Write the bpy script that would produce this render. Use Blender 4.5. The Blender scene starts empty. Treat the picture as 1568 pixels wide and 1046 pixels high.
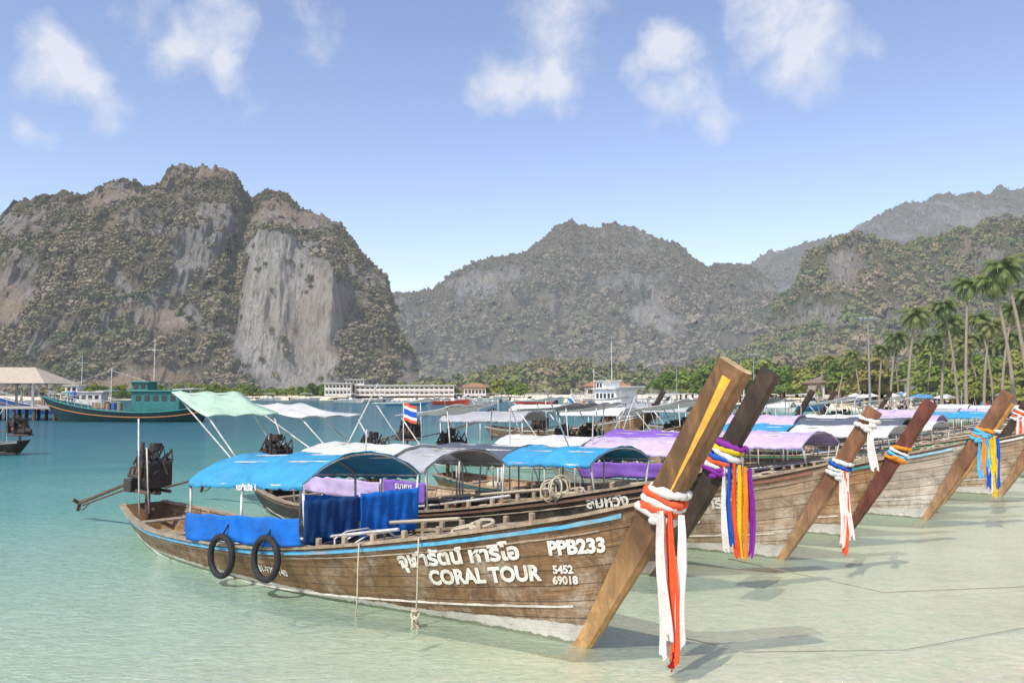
import bpy, math, random, bmesh
import numpy as np
from mathutils import Vector, Matrix, Euler
random.seed(3); rng=np.random.default_rng(3)
F=1300.0; H=2.7; PITCH=math.atan(79/1300.0)
scene=bpy.context.scene
def bearing(c,r):
    a=(c-784)/F; b=(523-r)/F
    d=math.cos(PITCH)-b*math.sin(PITCH)
    return a/d,(math.sin(PITCH)+b*math.cos(PITCH))/d
# ---------------------------------------------------------------- noise
def _h(ix,iy,seed):
    n=(ix.astype(np.int64)*374761393+iy.astype(np.int64)*668265263+seed*974634777)&0x7fffffff
    n=((n^(n>>13))*1274126177)&0x7fffffff
    return ((n^(n>>16))&0xffff)/65535.0
def vn(x,y,seed=0):
    ix=np.floor(x);iy=np.floor(y);fx=x-ix;fy=y-iy
    fx=fx*fx*(3-2*fx);fy=fy*fy*(3-2*fy)
    a=_h(ix,iy,seed);b=_h(ix+1,iy,seed);c=_h(ix,iy+1,seed);d=_h(ix+1,iy+1,seed)
    return (a*(1-fx)+b*fx)*(1-fy)+(c*(1-fx)+d*fx)*fy
def fbm(x,y,o=5,seed=0):
    s=0;a=.5;t=0
    for i in range(o):
        s=s+a*vn(x,y,seed+i);t+=a;a*=.5;x=x*2.03+7.1;y=y*2.03+3.3
    return s/t
def ridged(x,y,o=4,seed=0):
    s=0;a=.5;t=0
    for i in range(o):
        s=s+a*(1-np.abs(2*vn(x,y,seed+i)-1));t+=a;a*=.5;x=x*2.1+5;y=y*2.1+9
    return s/t
# ---------------------------------------------------------------- materials
class NT:
    def __init__(s,m): s.m=m;s.t=m.node_tree;s.t.nodes.clear()
    def n(s,typ,**k):
        nd=s.t.nodes.new(typ)
        for a,b in k.items(): setattr(nd,a,b)
        return nd
    def l(s,a,b): s.t.links.new(a,b)
    def math(s,op,a,b=None,c=None,clamp=False):
        nd=s.t.nodes.new('ShaderNodeMath');nd.operation=op;nd.use_clamp=clamp
        for i,v in enumerate((a,b,c)):
            if v is None: continue
            if isinstance(v,(int,float)): nd.inputs[i].default_value=v
            else: s.l(v,nd.inputs[i])
        return nd.outputs[0]
    def mix(s,f,a,b,mode='MIX'):
        nd=s.t.nodes.new('ShaderNodeMix');nd.data_type='RGBA';nd.blend_type=mode
        for i,v in ((0,f),(6,a),(7,b)):
            if isinstance(v,(int,float)): nd.inputs[i].default_value=v
            elif isinstance(v,tuple): nd.inputs[i].default_value=(*v[:3],1)
            else: s.l(v,nd.inputs[i])
        return nd.outputs[2]
    def ramp(s,f,stops):
        nd=s.t.nodes.new('ShaderNodeValToRGB');cr=nd.color_ramp
        while len(cr.elements)<len(stops): cr.elements.new(.5)
        for e,(p,c) in zip(cr.elements,stops):
            e.position=p;e.color=(*c,1) if len(c)==3 else c
        s.l(f,nd.inputs[0]);return nd.outputs[0]
    def noise(s,vec,scale,detail=4,rough=.55,dist=0):
        nd=s.n('ShaderNodeTexNoise');nd.inputs['Scale'].default_value=scale;nd.inputs['Detail'].default_value=detail
        nd.inputs['Roughness'].default_value=rough;nd.inputs['Distortion'].default_value=dist
        if vec is not None: s.l(vec,nd.inputs['Vector'])
        return nd.outputs[0]
    def mapping(s,vec,sc):
        nd=s.n('ShaderNodeMapping');nd.inputs['Scale'].default_value=sc;s.l(vec,nd.inputs[0]);return nd.outputs[0]
    def bump(s,h,strength,dist):
        nd=s.n('ShaderNodeBump');nd.inputs['Strength'].default_value=strength;nd.inputs['Distance'].default_value=dist
        s.l(h,nd.inputs['Height']);return nd.outputs[0]
    def out(s,sh):
        o=s.n('ShaderNodeOutputMaterial');s.l(sh,o.inputs[0])
    def principled(s,col,rough=.7,spec=.3,normal=None,metal=0):
        p=s.n('ShaderNodeBsdfPrincipled')
        if isinstance(col,tuple): p.inputs['Base Color'].default_value=(*col,1)
        else: s.l(col,p.inputs['Base Color'])
        if isinstance(rough,(int,float)): p.inputs['Roughness'].default_value=rough
        else: s.l(rough,p.inputs['Roughness'])
        p.inputs['Specular IOR Level'].default_value=spec;p.inputs['Metallic'].default_value=metal
        if normal is not None: s.l(normal,p.inputs['Normal'])
        return p.outputs[0]
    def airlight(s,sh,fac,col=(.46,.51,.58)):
        # aerial haze painted on: an even emissive glow mixed into the surface material
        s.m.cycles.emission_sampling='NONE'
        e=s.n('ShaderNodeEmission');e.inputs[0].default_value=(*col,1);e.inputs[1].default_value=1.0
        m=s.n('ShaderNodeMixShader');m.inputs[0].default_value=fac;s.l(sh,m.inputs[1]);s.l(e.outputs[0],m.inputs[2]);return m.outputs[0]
def newmat(name):
    m=bpy.data.materials.new(name);m.use_nodes=True;return m,NT(m)
_mc={}
def gm(name,col,rough=.6,var=.25,scale=6,bump=.2,spec=.3,metal=0,dirt=None,dth=.42):
    if name in _mc: return _mc[name]
    m,t=newmat(name)
    tc=t.n('ShaderNodeTexCoord').outputs['Object']
    n=t.noise(tc,scale,4,.65)
    dk=tuple(c*(1-var) for c in col);lt=tuple(min(1,c*(1+var*.6)+.01) for c in col)
    c=t.ramp(n,[(.3,dk),(.7,lt)])
    if dirt:
        n2=t.noise(tc,scale*.22,3,.5)
        c=t.mix(t.math('MULTIPLY',t.math('SUBTRACT',n2,dth,clamp=True),3.0,clamp=True),c,dirt)
    t.out(t.principled(c,rough,spec,t.bump(n,bump,.02) if bump>.15 else None,metal))
    _mc[name]=m;return m
def fabric(name,col,trans=.25,var=.12):
    if name in _mc: return _mc[name]
    m,t=newmat(name)
    tc=t.n('ShaderNodeTexCoord').outputs['Object']
    n=t.noise(tc,3,4,.6,.6);n3=t.noise(tc,1.1,5,.7)
    c=t.ramp(n,[(.3,tuple(x*(1-var) for x in col)),(.7,tuple(min(1,x*(1+var)) for x in col))])
    c=t.mix(t.math('MULTIPLY',t.math('SUBTRACT',n3,.50,clamp=True),2.0,clamp=True),c,tuple(x*.55+.06 for x in col))
    d=t.principled(c,.7,.2,t.bump(n,.5,.06))
    tr=t.n('ShaderNodeBsdfTranslucent');t.l(c,tr.inputs[0])
    mx=t.n('ShaderNodeMixShader');mx.inputs[0].default_value=trans
    t.l(d,mx.inputs[1]);t.l(tr.outputs[0],mx.inputs[2]);t.out(mx.outputs[0])
    _mc[name]=m;return m
def hullmat(name,A,B,paint=(.60,.58,.52),wear=(.34,.31,.27),planks=9,band=.09,algae=(.10,.13,.06)):
    m,t=newmat(name)
    uv=t.n('ShaderNodeUVMap').outputs[0]
    sp=t.n('ShaderNodeSeparateXYZ');t.l(uv,sp.inputs[0])
    u,v=sp.outputs[0],sp.outputs[1]
    obj=t.n('ShaderNodeTexCoord').outputs['Object']
    so=t.n('ShaderNodeSeparateXYZ');t.l(obj,so.inputs[0])
    wob=t.noise(obj,.6,2)
    pv=t.math('ADD',t.math('MULTIPLY',v,planks),t.math('MULTIPLY',wob,.25))
    idx=t.math('FLOOR',pv);fr=t.math('FRACT',pv)
    wn=t.n('ShaderNodeTexWhiteNoise',noise_dimensions='2D')
    cb=t.n('ShaderNodeCombineXYZ');t.l(idx,cb.inputs[0]);t.l(t.math('FLOOR',t.math('MULTIPLY',t.math('ADD',u,t.math('MULTIPLY',idx,.77)),.33)),cb.inputs[1])
    t.l(cb.outputs[0],wn.inputs[0])
    gv=t.n('ShaderNodeCombineXYZ');t.l(t.math('MULTIPLY',u,1.2),gv.inputs[0]);t.l(t.math('MULTIPLY',pv,5.5),gv.inputs[1]);t.l(idx,gv.inputs[2])
    grain=t.noise(gv.outputs[0],2.2,6,.7,.3)
    c=t.ramp(grain,[(.32,tuple(x*.42 for x in B)),(.5,B),(.68,A)])
    c=t.mix(t.math('MULTIPLY',wn.outputs[0],.65),c,tuple(x*.55 for x in A))
    w=t.noise(obj,1.3,7,.78,.5)
    c=t.mix(t.math('MULTIPLY',t.math('SUBTRACT',w,.50,clamp=True),6.0,clamp=True),c,wear)
    w2=t.noise(t.mapping(obj,(.7,.7,1.6)),1.9,6,.7,.8)
    c=t.mix(t.math('MULTIPLY',t.math('SUBTRACT',w2,.49,clamp=True),5.0,clamp=True),c,tuple(x*.48 for x in B))
    st=t.noise(t.mapping(obj,(9,9,.7)),1.0,5,.7)
    c=t.mix(t.math('MULTIPLY',t.math('SUBTRACT',st,.53,clamp=True),4.0,clamp=True),c,tuple(x*.4 for x in B))
    seam=t.math('LESS_THAN',fr,.06)
    c=t.mix(t.math('MULTIPLY',seam,.75),c,(.03,.022,.016))
    pn=t.noise(obj,5,6,.75)
    z=so.outputs[2]
    hb=t.math('ADD',t.math('MULTIPLY',pn,.11),band-.05)
    fwd=t.math('MULTIPLY',t.math('MAXIMUM',t.math('SUBTRACT',so.outputs[0],8.0),0),.065)
    f=t.math('LESS_THAN',z,t.math('ADD',hb,fwd))
    f=t.math('MULTIPLY',f,t.math('GREATER_THAN',t.math('ADD',pn,t.math('MULTIPLY',so.outputs[0],.014)),.48))
    c=t.mix(f,c,t.mix(t.math('MULTIPLY',t.math('SUBTRACT',w,.40,clamp=True),4.0,clamp=True),paint,tuple(x*.55 for x in paint)))
    al=t.math('MULTIPLY',t.math('LESS_THAN',z,t.math('ADD',t.math('MULTIPLY',pn,.14),-.03)),.8)
    c=t.mix(al,c,algae)
    h=t.math('SUBTRACT',t.math('ADD',t.math('MULTIPLY',grain,.6),t.math('MULTIPLY',wn.outputs[0],.3)),seam)
    t.out(t.principled(c,.62,.3,t.bump(h,.6,.014)))
    return m
def woodmat(name,A,B,axis=(1,1,14),low=None):
    if name in _mc: return _mc[name]
    m,t=newmat(name)
    obj=t.n('ShaderNodeTexCoord').outputs['Object']
    g=t.noise(t.mapping(obj,axis),1.6,6,.72,.4)
    c=t.ramp(g,[(.3,tuple(x*.40 for x in B)),(.5,B),(.7,A)])
    if low:
        sp=t.n('ShaderNodeSeparateXYZ');t.l(obj,sp.inputs[0])
        f=t.math('SUBTRACT',1.55,t.math('ADD',sp.outputs[2],t.math('MULTIPLY',g,.6)),clamp=True)
        c=t.mix(t.math('MULTIPLY',f,1.2,clamp=True),c,t.ramp(g,[(.35,tuple(x*.42 for x in low)),(.65,low)]))
    w=t.noise(obj,2.0,5,.6)
    c=t.mix(t.math('MULTIPLY',t.math('SUBTRACT',w,.48,clamp=True),3.5,clamp=True),c,tuple(x*.6 for x in B))
    t.out(t.principled(c,.6,.3,t.bump(g,.5,.012)));_mc[name]=m;return m
# ---------------------------------------------------------------- mesh builder
class MB:
    def __init__(s): s.v=[];s.f=[];s.m=[]
    def add(s,vs,fs,mi=0):
        o=len(s.v);s.v+= [tuple(p) for p in vs]
        for f in fs: s.f.append(tuple(i+o for i in f));s.m.append(mi)
        return o
    def box(s,c,size,mi=0,rot=None,ch=0.0):
        hx,hy,hz=[d/2 for d in size]
        ch=min(ch,hx*.5,hy*.5,hz*.5)
        R=Euler(rot).to_matrix() if rot is not None else Matrix.Identity(3)
        c=Vector(c)
        if ch<=0:
            vs=[Vector((x*hx,y*hy,z*hz)) for x in(-1,1) for y in(-1,1) for z in(-1,1)]
            fs=[(0,1,3,2),(4,6,7,5),(0,4,5,1),(2,3,7,6),(0,2,6,4),(1,5,7,3)]
        else:
            bm=bmesh.new();bmesh.ops.create_cube(bm,size=1)
            for q in bm.verts:q.co=Vector((q.co.x*2*hx,q.co.y*2*hy,q.co.z*2*hz))
            bmesh.ops.bevel(bm,geom=bm.edges[:],offset=ch,segments=1,affect='EDGES')
            bm.verts.index_update();vs=[q.co.copy() for q in bm.verts];fs=[tuple(w.index for w in f.verts) for f in bm.faces];bm.free()
        s.add([c+R@p for p in vs],fs,mi)
    def tube(s,path,r,n=8,mi=0,cap=True):
        P=[Vector(p) for p in path]
        rr=r if isinstance(r,(list,tuple)) else [r]*len(P)
        vs=[];up=None
        for i,p in enumerate(P):
            t=(P[min(i+1,len(P)-1)]-P[max(i-1,0)])
            if t.length<1e-9:t=Vector((0,0,1))
            t.normalize()
            if up is None: up=Vector((0,0,1)) if abs(t.z)<.9 else Vector((1,0,0))
            a=t.cross(up);a.normalize();b=a.cross(t);up=b
            for k in range(n):
                q=2*math.pi*k/n
                vs.append(p+(a*math.cos(q)+b*math.sin(q))*rr[i])
        fs=[]
        for i in range(len(P)-1):
            for k in range(n):
                fs.append((i*n+k,i*n+(k+1)%n,(i+1)*n+(k+1)%n,(i+1)*n+k))
        if cap: fs.append(tuple(range(n))[::-1]);fs.append(tuple((len(P)-1)*n+k for k in range(n)))
        s.add(vs,fs,mi)
    def grid(s,P,mi=0):
        a,b=len(P),len(P[0])
        vs=[p for row in P for p in row]
        s.add(vs,[(i*b+j,i*b+j+1,(i+1)*b+j+1,(i+1)*b+j) for i in range(a-1) for j in range(b-1)],mi)
    def torus(s,c,R,r,M=None,n=28,k=10,mi=0):
        M=M or Matrix.Identity(3);vs=[]
        for i in range(n):
            a=2*math.pi*i/n
            for j in range(k):
                b=2*math.pi*j/k
                vs.append(Vector(c)+M@Vector(((R+r*math.cos(b))*math.cos(a),(R+r*math.cos(b))*math.sin(a),r*math.sin(b))))
        s.add(vs,[(i*k+j,((i+1)%n)*k+j,((i+1)%n)*k+(j+1)%k,i*k+(j+1)%k) for i in range(n) for j in range(k)],mi)
    def ball(s,c,r,mi=0,n=8,m=6,sc=(1,1,1)):
        vs=[];
        for i in range(m+1):
            a=math.pi*i/m
            for j in range(n):
                b=2*math.pi*j/n
                vs.append((c[0]+r*sc[0]*math.sin(a)*math.cos(b),c[1]+r*sc[1]*math.sin(a)*math.sin(b),c[2]+r*sc[2]*math.cos(a)))
        s.add(vs,[(i*n+j,i*n+(j+1)%n,(i+1)*n+(j+1)%n,(i+1)*n+j) for i in range(m) for j in range(n)],mi)
    def obj(s,name,mats,parent=None,smooth=False,solid=0,link=True):
        me=bpy.data.meshes.new(name);me.from_pydata(s.v,[],s.f)
        for mm in (mats if isinstance(mats,(list,tuple)) else [mats]): me.materials.append(mm)
        me.polygons.foreach_set('material_index',s.m)
        if smooth: me.polygons.foreach_set('use_smooth',[True]*len(s.f))
        me.update()
        o=bpy.data.objects.new(name,me)
        if link: scene.collection.objects.link(o)
        if parent: o.parent=parent
        if solid:
            md=o.modifiers.new('s','SOLIDIFY');md.thickness=solid;md.offset=0
        return o
def empty(name,loc=(0,0,0),rz=0,sc=1):
    e=bpy.data.objects.new(name,None);scene.collection.objects.link(e)
    e.location=loc;e.rotation_euler=(0,0,rz);e.scale=(sc,)*3;return e
def npmesh(name,V,Fc,mat,smooth=True):
    me=bpy.data.meshes.new(name)
    me.vertices.add(len(V));me.vertices.foreach_set('co',np.asarray(V,np.float32).ravel())
    Fc=np.asarray(Fc,np.int32);k=Fc.shape[1]
    me.loops.add(Fc.size);me.loops.foreach_set('vertex_index',Fc.ravel())
    me.polygons.add(len(Fc));me.polygons.foreach_set('loop_start',np.arange(0,Fc.size,k,dtype=np.int32))
    me.polygons.foreach_set('loop_total',np.full(len(Fc),k,np.int32))
    if smooth: me.polygons.foreach_set('use_smooth',np.ones(len(Fc),bool))
    me.materials.append(mat);me.update(calc_edges=True);me.validate()
    return me
def gridfaces(a,b):
    i,j=np.meshgrid(np.arange(a-1),np.arange(b-1),indexing='ij')
    q=i*b+j
    return np.stack([q,q+1,q+b+1,q+b],-1).reshape(-1,4)
# ---------------------------------------------------------------- camera, sun, sky
cam=bpy.data.cameras.new('camera');co=bpy.data.objects.new('camera',cam);scene.collection.objects.link(co)
cam.sensor_width=36;cam.lens=F/1568*36;cam.clip_end=8000;cam.clip_start=.05
co.location=(0,0,H);co.rotation_euler=(math.pi/2+PITCH,0,0);scene.camera=co
sd=Vector((-.46,-.66,1.06)).normalized()
sun=bpy.data.lights.new('sun','SUN');sun.energy=4.9;sun.angle=math.radians(.5);sun.color=(1,.94,.84)
so=bpy.data.objects.new('sun',sun);scene.collection.objects.link(so);so.rotation_euler=(-sd).to_track_quat('-Z','Y').to_euler()
w=bpy.data.worlds.new('World');scene.world=w;w.use_nodes=True
class WT(NT):
    def __init__(s,w): s.t=w.node_tree;s.t.nodes.clear()
t=WT(w)
sky=t.n('ShaderNodeTexSky',sky_type='NISHITA',sun_disc=False)
sky.sun_elevation=math.asin(sd.z);sky.sun_rotation=math.atan2(sd.x,sd.y)%(2*math.pi)
sky.air_density=1.0;sky.dust_density=.6;sky.ozone_density=2.6
dirv=t.n('ShaderNodeTexCoord').outputs['Generated']
warp=t.n('ShaderNodeTexNoise');warp.inputs['Scale'].default_value=13;warp.inputs['Detail'].default_value=4;t.l(dirv,warp.inputs['Vector'])
wv=t.n('ShaderNodeVectorMath',operation='SUBTRACT');t.l(warp.outputs['Color'],wv.inputs[0]);wv.inputs[1].default_value=(.5,.5,.5)
ws=t.n('ShaderNodeVectorMath',operation='MULTIPLY_ADD');t.l(wv.outputs[0],ws.inputs[0]);ws.inputs[1].default_value=(.10,.10,.10);t.l(dirv,ws.inputs[2])
acc=None
for (c,r,rad,st) in [(85,98,56,.92),(120,128,42,.75),(150,165,38,.45),(50,205,38,.75),(330,35,58,.82),(275,70,60,.92),(335,95,46,.85),(215,30,66,.5),(370,150,30,.4),(480,25,66,.45),(775,118,60,.92),(835,130,58,.88),(850,40,90,.55),(1015,95,48,.9),(1045,145,60,.92),(1090,185,48,.6),(1175,30,68,.88),(1230,62,72,.92),(1275,80,46,.65)]:
    ta,te=bearing(c,r);d=Vector((ta,1,te)).normalized()
    sb=t.n('ShaderNodeVectorMath',operation='DISTANCE');t.l(ws.outputs[0],sb.inputs[0]);sb.inputs[1].default_value=d
    g=t.math('MULTIPLY',t.math('SUBTRACT',1.0,t.math('DIVIDE',sb.outputs['Value'],rad/F*1.24),clamp=True),st)
    acc=g if acc is None else t.math('MAXIMUM',acc,g)
cn=t.noise(dirv,15,7,.64,.3)
dens=t.math('ADD',t.math('MULTIPLY',acc,1.7),t.math('SUBTRACT',t.math('MULTIPLY',cn,1.9),1.15),clamp=True)
dens=t.math('MULTIPLY',dens,t.math('MULTIPLY',acc,4.0,clamp=True))
dens=t.math('MULTIPLY',t.math('POWER',dens,1.2),.80)
tint=t.mix(1.0,sky.outputs[0],(1.64,1.38,1.34),'MULTIPLY')
c=t.mix(dens,tint,t.mix(cn,(5.0,5.3,6.0),(6.3,6.3,6.5)))
bg=t.n('ShaderNodeBackground');bg.inputs[1].default_value=.15;t.l(c,bg.inputs[0])
wo=t.n('ShaderNodeOutputWorld');t.l(bg.outputs[0],wo.inputs[0])
scene.view_settings.view_transform='Standard';scene.view_settings.look='None';scene.view_settings.exposure=0
# ---------------------------------------------------------------- coast, ground, water
coast=np.array([(-60,-76),(-18.4,-20),(-1.3,0),(6.2,8.8),(15.8,20),(24.3,30),(40,50),(54,75),(58,105),(54,150),(36,210),(5,290),(-25,318),(-60,327),(-100,331),(-150,345),(-220,330),(-300,280),(-420,220),(-700,120),(-1500,-200),(-1500,-900),(-400,-600)],float)
def sdist(X,Y):
    D=np.full(X.shape,1e9);ins=np.zeros(X.shape,bool);n=len(coast)
    for i in range(n):
        a=coast[i];b=coast[(i+1)%n];e=b-a
        tt=np.clip(((X-a[0])*e[0]+(Y-a[1])*e[1])/(e@e),0,1)
        D=np.minimum(D,np.hypot(X-a[0]-tt*e[0],Y-a[1]-tt*e[1]))
        c=((a[1]>Y)!=(b[1]>Y))&(X<(b[0]-a[0])*(Y-a[1])/(b[1]-a[1]+1e-12)+a[0])
        ins^=c
    return np.where(ins,-D,D)
def groundz(X,Y):
    d=sdist(X,Y)
    k=1+np.clip((Y-90)/60,0,3)
    wat=-np.minimum(8,(.040*(-d)+.0010*d*d)*k)
    lan=np.minimum(2.0,.06*d)
    z=np.where(d<0,wat,lan)
    return z+(fbm(X*.35,Y*.35,3,5)-.5)*.09*np.clip(np.abs(d)/3,0,1)
u=np.linspace(-1,1,300);gx=2600*np.sinh(6.5*u)/np.sinh(6.5)
GX,GY=np.meshgrid(gx,gx+15,indexing='ij')
GZ=groundz(GX,GY)
m,t=newmat('sand')
pos=t.n('ShaderNodeNewGeometry').outputs['Position']
n1=t.noise(pos,.5,5,.6);n2=t.noise(pos,60,3,.6);n3=t.noise(t.mapping(pos,(2.2,1.1,1)),1.6,4,.6,1.2)
c=t.ramp(n1,[(.3,(.72,.61,.45)),(.7,(.86,.76,.60))])
c=t.mix(t.math('MULTIPLY',n2,.12),c,(.45,.38,.28))
db=t.noise(pos,7,6,.8);c=t.mix(t.math('MULTIPLY',t.math('GREATER_THAN',db,.69),.55),c,(.24,.20,.13))
t.out(t.principled(c,.85,.15,t.bump(t.math('ADD',n3,t.math('MULTIPLY',n2,.1)),.7,.07)))
me=npmesh('sand_ground',np.stack([GX,GY,GZ],-1).reshape(-1,3),gridfaces(300,300),m)
scene.collection.objects.link(bpy.data.objects.new('sand_ground',me))
m,t=newmat('sea_water')
pos=t.n('ShaderNodeNewGeometry').outputs['Position']
at=t.n('ShaderNodeAttribute',attribute_name='depth').outputs['Fac']
dn=t.math('ADD',at,t.math('MULTIPLY',t.math('SUBTRACT',t.noise(pos,.12,3,.6),.5),t.math('MULTIPLY',at,1.0)))
body=t.ramp(t.math('DIVIDE',dn,8),[(0,(.74,.80,.60)),(.03,(.58,.76,.56)),(.08,(.38,.62,.47)),(.16,(.155,.39,.325)),(.30,(.055,.215,.21)),(.6,(.032,.14,.165)),(1,(.026,.115,.145))])
op=t.math('SUBTRACT',1.0,t.math('POWER',2.718,t.math('ADD',t.math('MULTIPLY',dn,-1.55),-.10)),clamp=True)
wA=t.noise(t.mapping(pos,(1,1.7,1)),1.6,4,.62,.9);wB=t.noise(t.mapping(pos,(1,2.0,1)),6.0,4,.65,1.2);wC=t.noise(pos,.25,2,.5)
hgt=t.math('ADD',t.math('MULTIPLY',wA,.55),t.math('ADD',t.math('MULTIPLY',wB,.32),t.math('MULTIPLY',wC,.8)))
nb=t.bump(hgt,.85,.20)
# caustic light network painted into the water's transparency tint with noise
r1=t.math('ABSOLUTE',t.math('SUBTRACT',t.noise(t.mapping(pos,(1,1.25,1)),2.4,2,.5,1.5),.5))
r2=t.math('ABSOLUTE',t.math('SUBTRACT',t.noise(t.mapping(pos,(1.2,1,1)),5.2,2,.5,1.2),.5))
caustic=t.math('SUBTRACT',1.0,t.math('MULTIPLY',t.math('ADD',r1,t.math('MULTIPLY',r2,.7)),5.0),clamp=True)
tcol=t.mix(caustic,(.80,.915,.845),(1.0,1.0,.985))
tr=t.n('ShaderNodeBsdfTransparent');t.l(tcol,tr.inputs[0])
rip=t.ramp(wB,[(.34,(.76,.82,.82)),(.5,(1.0,1.0,1.0)),(.68,(1.26,1.20,1.18))])  # light and dark of the ripples painted into the body colour
df=t.n('ShaderNodeBsdfDiffuse');t.l(t.mix(1.0,body,rip,'MULTIPLY'),df.inputs[0]);t.l(t.bump(hgt,.6,.18),df.inputs[2])
m1=t.n('ShaderNodeMixShader');t.l(op,m1.inputs[0]);t.l(tr.outputs[0],m1.inputs[1]);t.l(df.outputs[0],m1.inputs[2])
fr=t.n('ShaderNodeFresnel');fr.inputs[0].default_value=1.33;t.l(nb,fr.inputs[1])
gl=t.n('ShaderNodeBsdfGlossy');gl.inputs['Roughness'].default_value=.06;t.l(nb,gl.inputs['Normal'])
m2=t.n('ShaderNodeMixShader');t.l(t.math('MINIMUM',t.math('MULTIPLY',fr.outputs[0],.74),.42),m2.inputs[0]);t.l(m1.outputs[0],m2.inputs[1]);t.l(gl.outputs[0],m2.inputs[2]);t.out(m2.outputs[0])
me=npmesh('sea_water',np.stack([GX,GY,GX*0],-1).reshape(-1,3),gridfaces(300,300),m)
a=me.attributes.new('depth','FLOAT','POINT');a.data.foreach_set('value',np.maximum(-GZ,0).ravel().astype(np.float32))
scene.collection.objects.link(bpy.data.objects.new('sea_water',me))
# ---------------------------------------------------------------- foliage instancing
def leafmat(name,ramp,haze,trans=0):
    m,t=newmat(name)
    r=t.n('ShaderNodeObjectInfo').outputs['Random']
    pos=t.n('ShaderNodeNewGeometry').outputs['Position']
    big=t.noise(pos,.02,3,.6)
    f=t.math('ADD',t.math('MULTIPLY',r,.6),t.math('MULTIPLY',t.math('SUBTRACT',big,.28),1.2))
    c=t.ramp(f,ramp)
    d=t.n('ShaderNodeBsdfDiffuse');t.l(c,d.inputs[0]);sh=d.outputs[0]
    if trans:
        tl=t.n('ShaderNodeBsdfTranslucent');t.l(c,tl.inputs[0])
        mx=t.n('ShaderNodeMixShader');mx.inputs[0].default_value=trans;t.l(sh,mx.inputs[1]);t.l(tl.outputs[0],mx.inputs[2]);sh=mx.outputs[0]
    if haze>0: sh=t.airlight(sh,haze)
    t.out(sh)
    return m
barkm=gm('bark',(.14,.11,.085),.9,.4,8,.1)
def treemesh(name,mat,seed,nblob,nleaf,ls,trunk=True,tall=1.0):
    R=np.random.default_rng(seed);V=[];Fq=[];mi=[]
    for b in range(nblob):
        th=R.uniform(0,2*np.pi);rr=R.uniform(.15,.75)**.8;cz=R.uniform(.15,1.0)*tall
        cen=np.array([rr*np.cos(th)*(1.1-.5*cz/tall),rr*np.sin(th)*(1.1-.5*cz/tall),cz]);br=R.uniform(.28,.5)
        for k in range(nleaf):
            d=R.normal(size=3);d/=np.linalg.norm(d);d[2]=abs(d[2])*.8+d[2]*.2
            p=cen+d*br*R.uniform(.6,1.08)*np.array([1,1,.8])
            nn=d+R.normal(size=3)*.45+np.array([0,0,.35]);nn/=np.linalg.norm(nn)
            a=np.cross(nn,[.3,.2,1]);a/=np.linalg.norm(a)+1e-6;bb=np.cross(nn,a)
            s=ls*R.uniform(.6,1.4);o=len(V)
            V+=[p-a*s-bb*s*.3,p-bb*s*.9+a*s*.2,p+a*s+bb*s*.2,p+bb*s*.8-a*.1*s];Fq.append((o,o+1,o+2,o+3));mi.append(0)
    mb=MB();mb.v=[tuple(v) for v in V];mb.f=Fq;mb.m=mi
    if trunk:
        mb.tube([(0,0,-.7),(.03,.02,0),(.0,.05,.6*tall)],[.07,.05,.025],4,1)
        for k in range(2):
            a=R.uniform(0,6.28);mb.tube([(0,0,.1+.08*k),(.25*math.cos(a),.25*math.sin(a),.35+.1*k),(.5*math.cos(a),.5*math.sin(a),.55*tall+.05*k)],[.03,.02,.01],3,1)
    o=mb.obj(name,[mat,barkm],link=False);return o
def scatter(name,pts,scl,srcs,seed=0,zs=1.0):
    col=bpy.data.collections.new(name+'_variants')
    for s in srcs: col.objects.link(s)
    me=bpy.data.meshes.new(name);me.from_pydata([tuple(p) for p in pts],[],[])
    a=me.attributes.new('scl','FLOAT','POINT');a.data.foreach_set('value',np.asarray(scl,np.float32))
    o=bpy.data.objects.new(name,me);scene.collection.objects.link(o)
    g=bpy.data.node_groups.new(name,'GeometryNodeTree')
    g.interface.new_socket('Geometry',in_out='INPUT',socket_type='NodeSocketGeometry')
    g.interface.new_socket('Geometry',in_out='OUTPUT',socket_type='NodeSocketGeometry')
    N=g.nodes;i=N.new('NodeGroupInput');q=N.new('NodeGroupOutput')
    ci=N.new('GeometryNodeCollectionInfo');ci.inputs['Collection'].default_value=col;ci.inputs['Separate Children'].default_value=True;ci.inputs['Reset Children'].default_value=True
    ip=N.new('GeometryNodeInstanceOnPoints');ip.inputs['Pick Instance'].default_value=True
    rv=N.new('FunctionNodeRandomValue');rv.data_type='FLOAT_VECTOR';rv.inputs[0].default_value=(-.12,-.12,0);rv.inputs[1].default_value=(.12,.12,6.283);rv.inputs['Seed'].default_value=seed
    na=N.new('GeometryNodeInputNamedAttribute');na.data_type='FLOAT';na.inputs[0].default_value='scl'
    r2=N.new('FunctionNodeRandomValue');r2.data_type='FLOAT_VECTOR';r2.inputs[0].default_value=(.8,.8,.75*zs);r2.inputs[1].default_value=(1.2,1.2,1.3*zs);r2.inputs['Seed'].default_value=seed+5
    vm=N.new('ShaderNodeVectorMath');vm.operation='MULTIPLY'
    L=g.links.new
    L(i.outputs[0],ip.inputs['Points']);L(ci.outputs[0],ip.inputs['Instance']);L(rv.outputs[0],ip.inputs['Rotation'])
    L(na.outputs[0],vm.inputs[0]);L(r2.outputs[0],vm.inputs[1]);L(vm.outputs[0],ip.inputs['Scale']);L(ip.outputs[0],q.inputs[0])
    md=o.modifiers.new('scatter','NODES');md.node_group=g
    return o
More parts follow.
